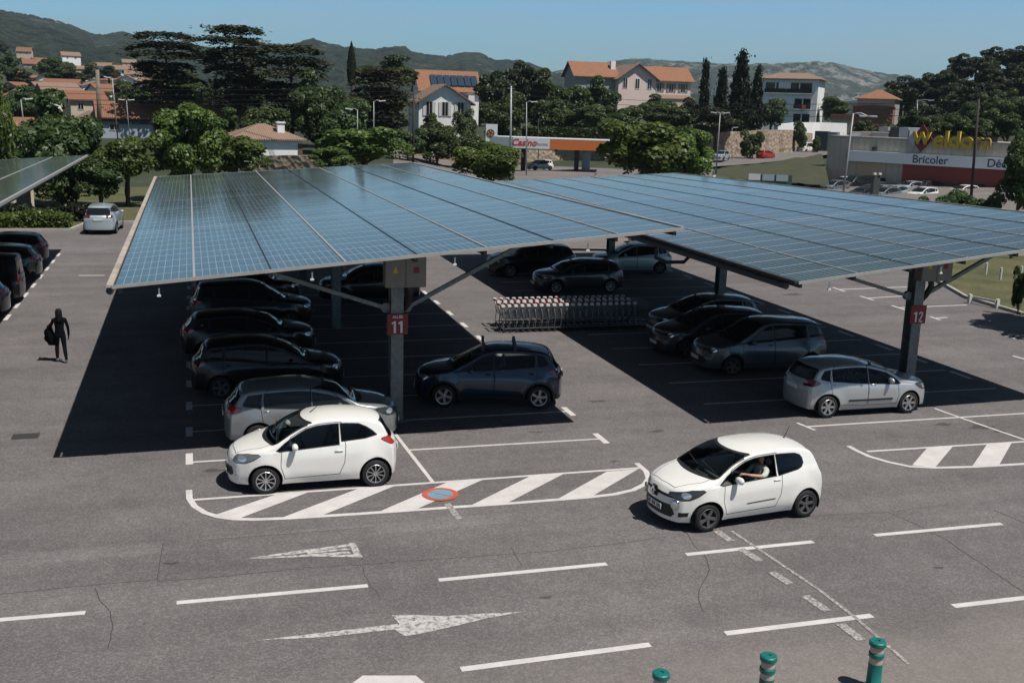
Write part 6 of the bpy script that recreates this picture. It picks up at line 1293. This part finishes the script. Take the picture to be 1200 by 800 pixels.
def crown(kind, n, leaf, mat):
    """unit crown: about one wide, from z 0 to 1"""
    P_, Nn = [], []
    if kind in ('broad', 'bush', 'pine'):
        K = {'broad': 34, 'bush': 22, 'pine': 26}[kind]; c = []
        while len(c) < K:
            d = unit(1)[0]; r = rs_.uniform(.45, 1.0)
            if kind == 'pine' and d[2] < -.15: continue
            wob = 1+.18*math.sin(3*math.atan2(d[1], d[0])+K)+.12*rs_.normal(); p = d*r*np.array([.36, .36, .37])*wob
            c.append(p + np.array([0, 0, .5 if kind != 'pine' else .35]))
        for p in c:
            m = n//K; d = unit(m); d[:, 2] = np.where(rs_.rand(m) < .6, np.abs(d[:, 2]), d[:, 2]); rr = rs_.uniform(.11, .19); f = rs_.uniform(.55, 1.0, m)**.6
            P_.append(p + d*(rr*f)[:, None]*np.array([1, 1, .85 if kind != 'pine' else .6])); Nn.append(d*.8+unit(m)*.7+np.array([0, 0, .35]))
    elif kind == 'cedar':
        tiers = 8
        for t in range(tiers):
            z = .10+.88*t/(tiers-1); R0 = .50*(.55+.45*min(1, z*1.25))*(1 if t < tiers-1 else .82)*rs_.uniform(.6, 1.15); nb = 5; a0 = rs_.uniform(0, 6.28)
            for k in range(nb):
                a = a0+k*6.283/nb+rs_.uniform(-.35, .35); L_ = R0*rs_.uniform(.6, 1.1); m = int(n/tiers/nb); q = rs_.uniform(.12, 1, m)**.7; wd = (.09+.10*np.sin(q*2.6))*rs_.normal(size=m)*.62
                x = np.cos(a)*L_*q - np.sin(a)*wd; y = np.sin(a)*L_*q + np.cos(a)*wd; zz = z + (rs_.uniform(-.055, .03) if t < tiers-1 else 0) + .035*np.sin(q*3)-.05*q**2 + rs_.normal(size=m)*.011
                P_.append(np.stack([x, y, zz], 1)); Nn.append(np.array([0, 0, 1.])+unit(m)*.55)
    elif kind == 'cypress':
        z = rs_.uniform(0, 1, n); r = .5*np.sin(np.clip(z*.95+.06, 0, 1)*math.pi)**.55*(1-.45*z)*rs_.uniform(.7, 1.05, n); a = rs_.uniform(0, 6.283, n); P_.append(np.stack([r*np.cos(a), r*np.sin(a), z], 1)); Nn.append(np.stack([np.cos(a), np.sin(a), np.full(n, .3)], 1)+unit(n)*.6)
    elif kind == 'conifer':
        T = 18
        for t in range(T):
            z = .04+.94*t/(T-1); R0 = .5*(1-z)**.8*rs_.uniform(.75, 1.15)+.03; nb = 7
            for k in range(nb):
                a = rs_.uniform(0, 6.283); L_ = R0*rs_.uniform(.6, 1.1); m = int(n/T/nb); q = rs_.uniform(.05, 1, m); wd = .09*rs_.normal(size=m)*(1.1-q); P_.append(np.stack([np.cos(a)*L_*q-np.sin(a)*wd, np.sin(a)*L_*q+np.cos(a)*wd, z-.05*q+.03*rs_.normal(size=m)], 1)); Nn.append(np.array([0, 0, .6])+unit(m)*.8)
    elif kind == 'hedge':
        m = n; p = rs_.uniform(-.5, .5, (m, 3)); ax = rs_.randint(0, 5, m)
        for i in range(m):
            if ax[i] < 2: p[i, 2] = .5+rs_.normal()*.05
            elif ax[i] < 4: p[i, 1] = -.5+rs_.normal()*.06
            else: p[i, 0] = .5*(1 if rs_.rand() > .5 else -1)
        P_.append(p+np.array([0, 0, .5])); Nn.append(unit(m)+np.array([0, -.4, .5]))
    return quads('crown', np.concatenate(P_), np.concatenate(Nn), leaf, mat)
def trunk_mesh(limbs, top=.72, r=.05, seed=0, base=0):
    rr = random.Random(seed); b = MB(); b.tube([(0, 0, -.04), (.01, .0, .2), (-.01, .01, .45), (.0, 0, top)], [r*1.3, r, r*.8, r*.35], 9)
    for i in range(limbs): a = rr.uniform(0, 6.28); z = rr.uniform(.3, .6); l = rr.uniform(.18, .34); b.tube([(0, 0, z), (math.cos(a)*l*.5, math.sin(a)*l*.5, z+.08), (math.cos(a)*l, math.sin(a)*l, z+.2)], [r*.55, r*.35, r*.15], 6)
    return b.mesh('trunk', BARK, smooth=True)
CR = {'broad_bright': [crown('broad', 15000, .036, LB) for _ in range(3)], 'broad_dark': [crown('broad', 14000, .037, LD) for _ in range(3)], 'olive': [crown('broad', 11000, .038, LO) for _ in range(2)], 'bush_bright': [crown('bush', 9000, .042, LB) for _ in range(2)], 'bush_dark': [crown('bush', 9000, .042, LD) for _ in range(2)], 'pine': [crown('pine', 10000, .036, LP) for _ in range(3)], 'umbrella': [crown('pine', 11000, .034, LD)], 'cedar': [crown('cedar', 15000, .031, LC) for _ in range(2)], 'cypress': [crown('cypress', 2600, .07, LY)], 'conifer': [crown('conifer', 9000, .038, LY) for _ in range(2)]}
TR = [trunk_mesh(7, .75, .045, i) for i in range(3)]; TRS = trunk_mesh(0, .95, .03, 9)
WORD = {'broad_bright': ('leafy_tree', 'tree'), 'broad_dark': ('leafy_tree', 'tree'), 'olive': ('olive_green_tree', 'tree'), 'bush_bright': ('bush', 'bush'), 'bush_dark': ('bush', 'bush'), 'pine': ('pine_tree', 'pine tree'), 'umbrella': ('umbrella_pine', 'pine tree'), 'cedar': ('cedar_tree', 'cedar tree'), 'cypress': ('cypress_tree', 'cypress tree'), 'conifer': ('conifer_tree', 'conifer tree')}
cnt = [0]
def tree(kind, px, yt, yb, hw, d, label, group=None, base=None, off=(0, 0)):
    top, bot = D(px, yt, d), D(px, yb, d); wd = 2*hw/F*d; cnt[0] += 1; k = cnt[0]
    x, y = bot.x, bot.y; gz = terrain_h(x, y) if base is None else base; zb = max(bot.z, gz-.5) if kind.startswith('bush') or kind in ('cypress', 'conifer') else bot.z
    zb = gz-.15 if kind.startswith('bush') and zb > gz else zb; gz = min(gz, zb-.05) if base is None else base; t = thing(WORD[kind][0], label, WORD[kind][1], (x, y, gz), random.uniform(0, 6.28), group)
    hC = top.z-zb; cm = CR[kind][k % len(CR[kind])]
    c = link('crown', cm, t); c.scale = (wd*1.06, wd*1.06, hC*1.02); c.location = (0, 0, zb-gz); c.rotation_euler = (0, 0, random.uniform(0, 6.28))
    th = (zb-gz)+hC*(.62 if kind not in ('cedar', 'conifer', 'cypress') else .93); tk = link('trunk', TRS if kind in ('cedar', 'conifer', 'cypress', 'bush_bright', 'bush_dark') else TR[k % 3], t); sw = max(1.2, min(wd*.85, 9)) if kind not in ('cedar', 'conifer', 'cypress') else max(3, min(14, th*1.1)); tk.scale = (sw, sw, th/.75 if tk.data != TRS else th/.95); return t
T_ = tree
# around the car park
T_('broad_dark', 76, 112, 246, 50, 84, 'large dark round tree left of the bright trees at the back of the car park', base=.1)
T_('broad_bright', 150, 146, 228, 40, 83, 'bright green tree with a visible trunk behind the white sport utility car', base=.1)
T_('broad_bright', 218, 116, 224, 48, 88, 'tallest bright green tree rising above the left end of the first canopy', base=.1)
T_('broad_bright', 276, 152, 212, 40, 94, 'bright green tree overlapping the small white tiled house', base=.1)
T_('broad_dark', 118, 178, 236, 34, 82, 'low dark tree between the big dark tree and the bright trees', base=.1)
T_('broad_bright', -6, 66, 232, 28, 76, 'tall leafy tree cut by the left edge', base=.1)
T_('bush_dark', 22, 160, 215, 34, 98, 'loose bush behind the left canopy corner', base=0)
T_('broad_bright', 428, 137, 205, 56, 104, 'pale green cone shaped tree behind the far end of the first canopy', base=0)
T_('broad_bright', 388, 170, 204, 26, 100, 'small pale green tree at the foot of the cone shaped one', base=0)
T_('broad_bright', 573, 160, 222, 46, 82, 'fresh green bushy tree in front of the filling station sign', base=0)
T_('broad_bright', 757, 125, 226, 70, 98, 'broad green tree right of the filling station', base=0); T_('broad_bright', 803, 148, 220, 38, 99, 'right hand lobe tree joined to the broad tree by the filling station', base=0)
for i, (px, yt, hw) in enumerate(((1092, 224, 20), (1112, 217, 24), (1136, 219, 26), (1160, 221, 24))): T_('bush_dark', px, yt, 252, hw, 74+i, 'dark green bush in the row between the canopy and the store', 'bushes before the store', base=0)
T_('broad_dark', 1192, 152, 250, 26, 70, 'dark tree at the right edge hiding the end of the store', base=0); T_('broad_dark', 1215, 128, 240, 30, 76, 'taller dark tree cut by the right edge beside the store', base=0)
T_('bush_dark', 1196, 306, 342, 9, 50, 'thin dark sapling on the dry lawn at the right edge', base=.1)
c = thing('leafy_tree', 'round tree just beyond the right edge, its shadow on the empty bays', 'tree', (33.5, 33.5, .1)); k = link('crown', CR['broad_dark'][0], c); k.scale = (5.2, 5.2, 4.2); k.location = (0, 0, 1.8); k = link('trunk', TR[0], c); k.scale = (4, 4, 5)
# hedges
def hedge(label, x0, x1, y0, y1, z0, z1, mat, n, leaf, rz=0):
    w_, d, h = x1-x0, y1-y0, z1-z0; t = thing('hedge', label, 'hedge', ((x0+x1)/2, (y0+y1)/2, z0), rz); m = n; p = rs_.uniform(-.5, .5, (m, 3)); ax = rs_.rand(m); p[:, 2] = np.where(ax < .42, .5+rs_.normal(size=m)*.03, p[:, 2]); p[:, 1] = np.where((ax >= .42) & (ax < .85), -.5+rs_.normal(size=m)*.03, p[:, 1]); p[:, 0] = np.where(ax >= .85, np.sign(p[:, 0])*.5, p[:, 0])
    p = (p+np.array([0, 0, .5]))*np.array([w_, d, h]) + rs_.normal(size=(m, 3))*.05; p[:, 2] += .10*np.sin(p[:, 0]*1.7)*(p[:, 2]/h)
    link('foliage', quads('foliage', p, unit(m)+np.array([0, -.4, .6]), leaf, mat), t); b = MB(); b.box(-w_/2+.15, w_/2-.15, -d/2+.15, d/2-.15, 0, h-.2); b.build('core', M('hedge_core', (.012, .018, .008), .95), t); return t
hedge('trimmed green hedge at the end of the left parking row', -20, -7.2, 69.6, 71.5, .1, .85, LB, 9000, .16)
hedge('taller dark hedge behind the trimmed one', -19, -4.8, 73.2, 75, .1, .85, LY, 7000, .2); hedge('dark hedge in shade right of the white sport utility car', -2.8, 1.6, 73.6, 75, .1, .9, LY, 4000, .2)
q0, q1 = D(618, 163, 172), D(716, 163, 178); hedge('long dark clipped hedge above the wall behind the filling station', q0.x, q1.x, q0.y, q0.y+3, q0.z-1, q0.z+1.6, LD, 9000, .4, math.atan2(q1.y-q0.y, q1.x-q0.x))
# big trees of the middle distance
T_('cedar', 196, 42, 122, 48, 172, 'broad flat topped cedar, left of the two tallest'); T_('cedar', 276, 35, 130, 52, 166, 'tallest cedar with open layered branches'); T_('cedar', 342, 58, 158, 52, 160, 'wide dark cedar right of the tallest one')
T_('cedar', 446, 84, 165, 46, 165, 'broad dark cedar left of the white gabled house'); T_('umbrella', 458, 60, 108, 44, 192, 'round topped pine above the dark cedar beside the white houses'); T_('cypress', 412, 51, 100, 6, 190, 'slim solitary cypress pointing above the cedars')
T_('cypress', 46, 100, 140, 7, 185, 'dark slim cypress in front of the white house at far left'); T_('pine', 77, 74, 104, 26, 380, 'round green pine in the middle of the village slope')
T_('broad_dark', 372, 85, 172, 36, 150, 'leafy dark tree between the cedars'); T_('broad_dark', 312, 120, 182, 34, 140, 'dark leafy tree behind the small tiled house'); T_('broad_dark', 405, 112, 185, 34, 145, 'dark leafy tree behind the short street lamp'); T_('broad_dark', 258, 128, 178, 28, 150, 'dark leafy tree at the foot of the tallest cedar')
T_('bush_dark', 512, 140, 186, 34, 146, 'wide dark bush on the stone wall before the white gabled house'); T_('bush_dark', 478, 146, 188, 22, 142, 'dark bush left of the wide one on the stone wall'); T_('bush_dark', 548, 150, 186, 22, 148, 'dark bush at the right end of the wall bushes')
T_('olive', 545, 126, 165, 16, 170, 'gnarled low tree in front of the white gabled house'); T_('olive', 504, 130, 160, 12, 172, 'small low tree under the gabled house windows')
T_('pine', 580, 66, 140, 26, 190, 'tall dark pine right of the white houses'); T_('pine', 606, 60, 140, 22, 195, 'slightly taller dark pine with a pointed top'); T_('broad_dark', 590, 104, 176, 30, 178, 'dark tree behind the filling station sign')
for i, (px, yt, yb, hw, d, kd, lb) in enumerate(((636, 84, 158, 30, 196, 'broad_dark', 'dark leafy tree left of the pink house'), (668, 96, 160, 30, 200, 'broad_dark', 'leafy tree below the left wing of the pink house'), (652, 112, 165, 26, 186, 'olive', 'lighter green tree in front of the leafy pair left of the pink house'), (700, 92, 152, 26, 205, 'broad_dark', 'tree covering the corner of the pink house'), (690, 118, 166, 30, 185, 'olive', 'olive green tree above the clipped hedge'), (728, 122, 168, 30, 190, 'broad_dark', 'dark tree below the pink central gable'), (770, 112, 150, 24, 215, 'broad_dark', 'dark bush like tree before the pink house terrace'), (782, 120, 165, 34, 195, 'broad_dark', 'dark tree right of the broad green one'))): T_(kd, px, yt, yb, hw, d, lb)
T_('conifer', 822, 73, 160, 13, 205, 'narrow dark conifer right of the pink house'); T_('conifer', 864, 64, 158, 24, 200, 'tall black green conifer left of the apartment block'); T_('conifer', 842, 82, 160, 16, 208, 'shorter conifer between the two tall ones'); T_('conifer', 884, 80, 150, 14, 210, 'leaning conifer beside the apartment block'); T_('pine', 806, 100, 160, 18, 205, 'dark tree beside the narrow conifer')
T_('pine', 838, 118, 165, 30, 192, 'dark mass of needles under the conifers'); T_('broad_dark', 903, 114, 152, 20, 225, 'round bush tree in front of the apartment block'); T_('bush_dark', 880, 148, 184, 14, 190, 'dark ivy bush on the roadside wall'); T_('olive', 936, 138, 176, 9, 214, 'thin tree on the wall below the white garden wall')
T_('broad_dark', 978, 112, 146, 20, 262, 'leafy tree right of the apartment block'); T_('bush_dark', 956, 158, 178, 6, 214, 'small bush beside the container')
T_('pine', 1055, 80, 138, 26, 270, 'round pine standing left of the pine wood')
# wooded hill at right
prof = [(1060, 96), (1075, 90), (1090, 80), (1104, 75), (1116, 66), (1128, 59), (1142, 60), (1155, 56), (1166, 48), (1180, 49), (1195, 46), (1212, 44), (1230, 40)]
rr = random.Random(11)
for px, yt in prof: T_('pine', px, yt+rr.uniform(-2, 2), yt+38, 17, 300+rr.uniform(-15, 15), 'dark pine on the crest of the wooded hill at right', 'pines on the crest of the wooded hill')
for row, (dy, d) in enumerate(((18, 270), (36, 245), (54, 215), (70, 190))):
    for i in range(9):
        px = 1078+i*17+rr.uniform(-6, 6)+row*3; yt = np.interp(px, [p[0] for p in prof], [p[1] for p in prof])+dy+rr.uniform(-5, 5)
        if yt > 140: continue
        T_('pine' if row < 2 else ('broad_dark' if rr.random() < .6 else 'olive'), px, yt, yt+38+row*3, 17, d+rr.uniform(-8, 8), 'dark pine on the slope of the wooded hill at right' if row < 2 else 'leafy tree at the foot of the wooded hill at right', 'pines on the wooded slope' if row < 2 else 'leafy trees at the foot of the wooded hill')
for i, (px, yt) in enumerate(((1010, 138), (1030, 146), (1050, 142), (1066, 130), (1090, 134), (1120, 132), (1150, 136), (1180, 130))): T_('broad_dark' if i % 2 else 'olive', px, yt, yt+34, 17, 165, 'tree behind the roof of the store', 'trees behind the store')
# trees of the village slope
spots = []
for i in range(190):
    px = rr.uniform(-30, 225); d = rr.choice([185, 230, 260, 320, 360, 440, 500, 580, 660, 740, 850]); q = D(px, 100, d); gz = terrain_h(q.x, q.y); hgt = rr.uniform(4.5, 8.5)
    yb = 0
    hor = 107 + px*.03; yb = hor - (gz-CAMH)/d*F; yt = yb - hgt/d*F
    if any(abs(px-v[0]) < v[3]/v[2]*F*.6+3 and d < v[2] and yt < v[1]-2 for v in vill): continue
    T_(rr.choice(['broad_dark', 'pine', 'broad_dark', 'olive']), px, yt, yb+1, hgt*.55/d*F, d, 'dark tree among the houses of the village slope', 'trees on the village slope')
for i, (px, yt, hw) in enumerate(((0, 40, 9), (10, 62, 12), (24, 76, 16), (60, 66, 14), (128, 70, 15), (146, 92, 16), (170, 118, 16), (232, 92, 18), (240, 118, 18), (300, 84, 16), (120, 112, 14))): T_('broad_dark' if i % 2 else 'pine', px, yt, yt+30, hw, [620, 420, 330, 420, 380, 260, 200, 200, 170, 200, 210][i], 'dark tree standing out among the village roofs and cedars', 'larger trees between roofs and cedars')
for i in range(26):
    px = 215+i*23+rr.uniform(-8, 8); d = rr.uniform(230, 330); q = D(px, 110, d); gz = terrain_h(q.x, q.y); hor = 107+px*.03; hgt = rr.uniform(5, 8); yb = hor-(gz-CAMH)/d*F
    if 660 < px < 822: continue
    T_(rr.choice(['broad_dark', 'pine']), px, yb-hgt/d*F, yb+2, hgt*.6/d*F, d, 'distant tree filling the gaps behind the cedars and houses', 'trees behind the cedars and houses')
# ------------------------------------------------------------------ air
b = MB(); b.box(-5200, 5200, -3000, 6000, -90, 320)
hm = bpy.data.materials.new('haze'); hm.use_nodes = True; n = hm.node_tree; n.nodes.remove(n.nodes['Principled BSDF']); pv_ = n.nodes.new('ShaderNodeVolumePrincipled')
pv_.inputs['Color'].default_value = (.72, .87, 1, 1); pv_.inputs['Density'].default_value = .000092; pv_.inputs['Anisotropy'].default_value = .3; n.links.new(pv_.outputs[0], n.nodes['Material Output'].inputs['Volume'])
tag(b.build('haze', hm), 'thin blue summer haze over the whole valley', None, kind='stuff')
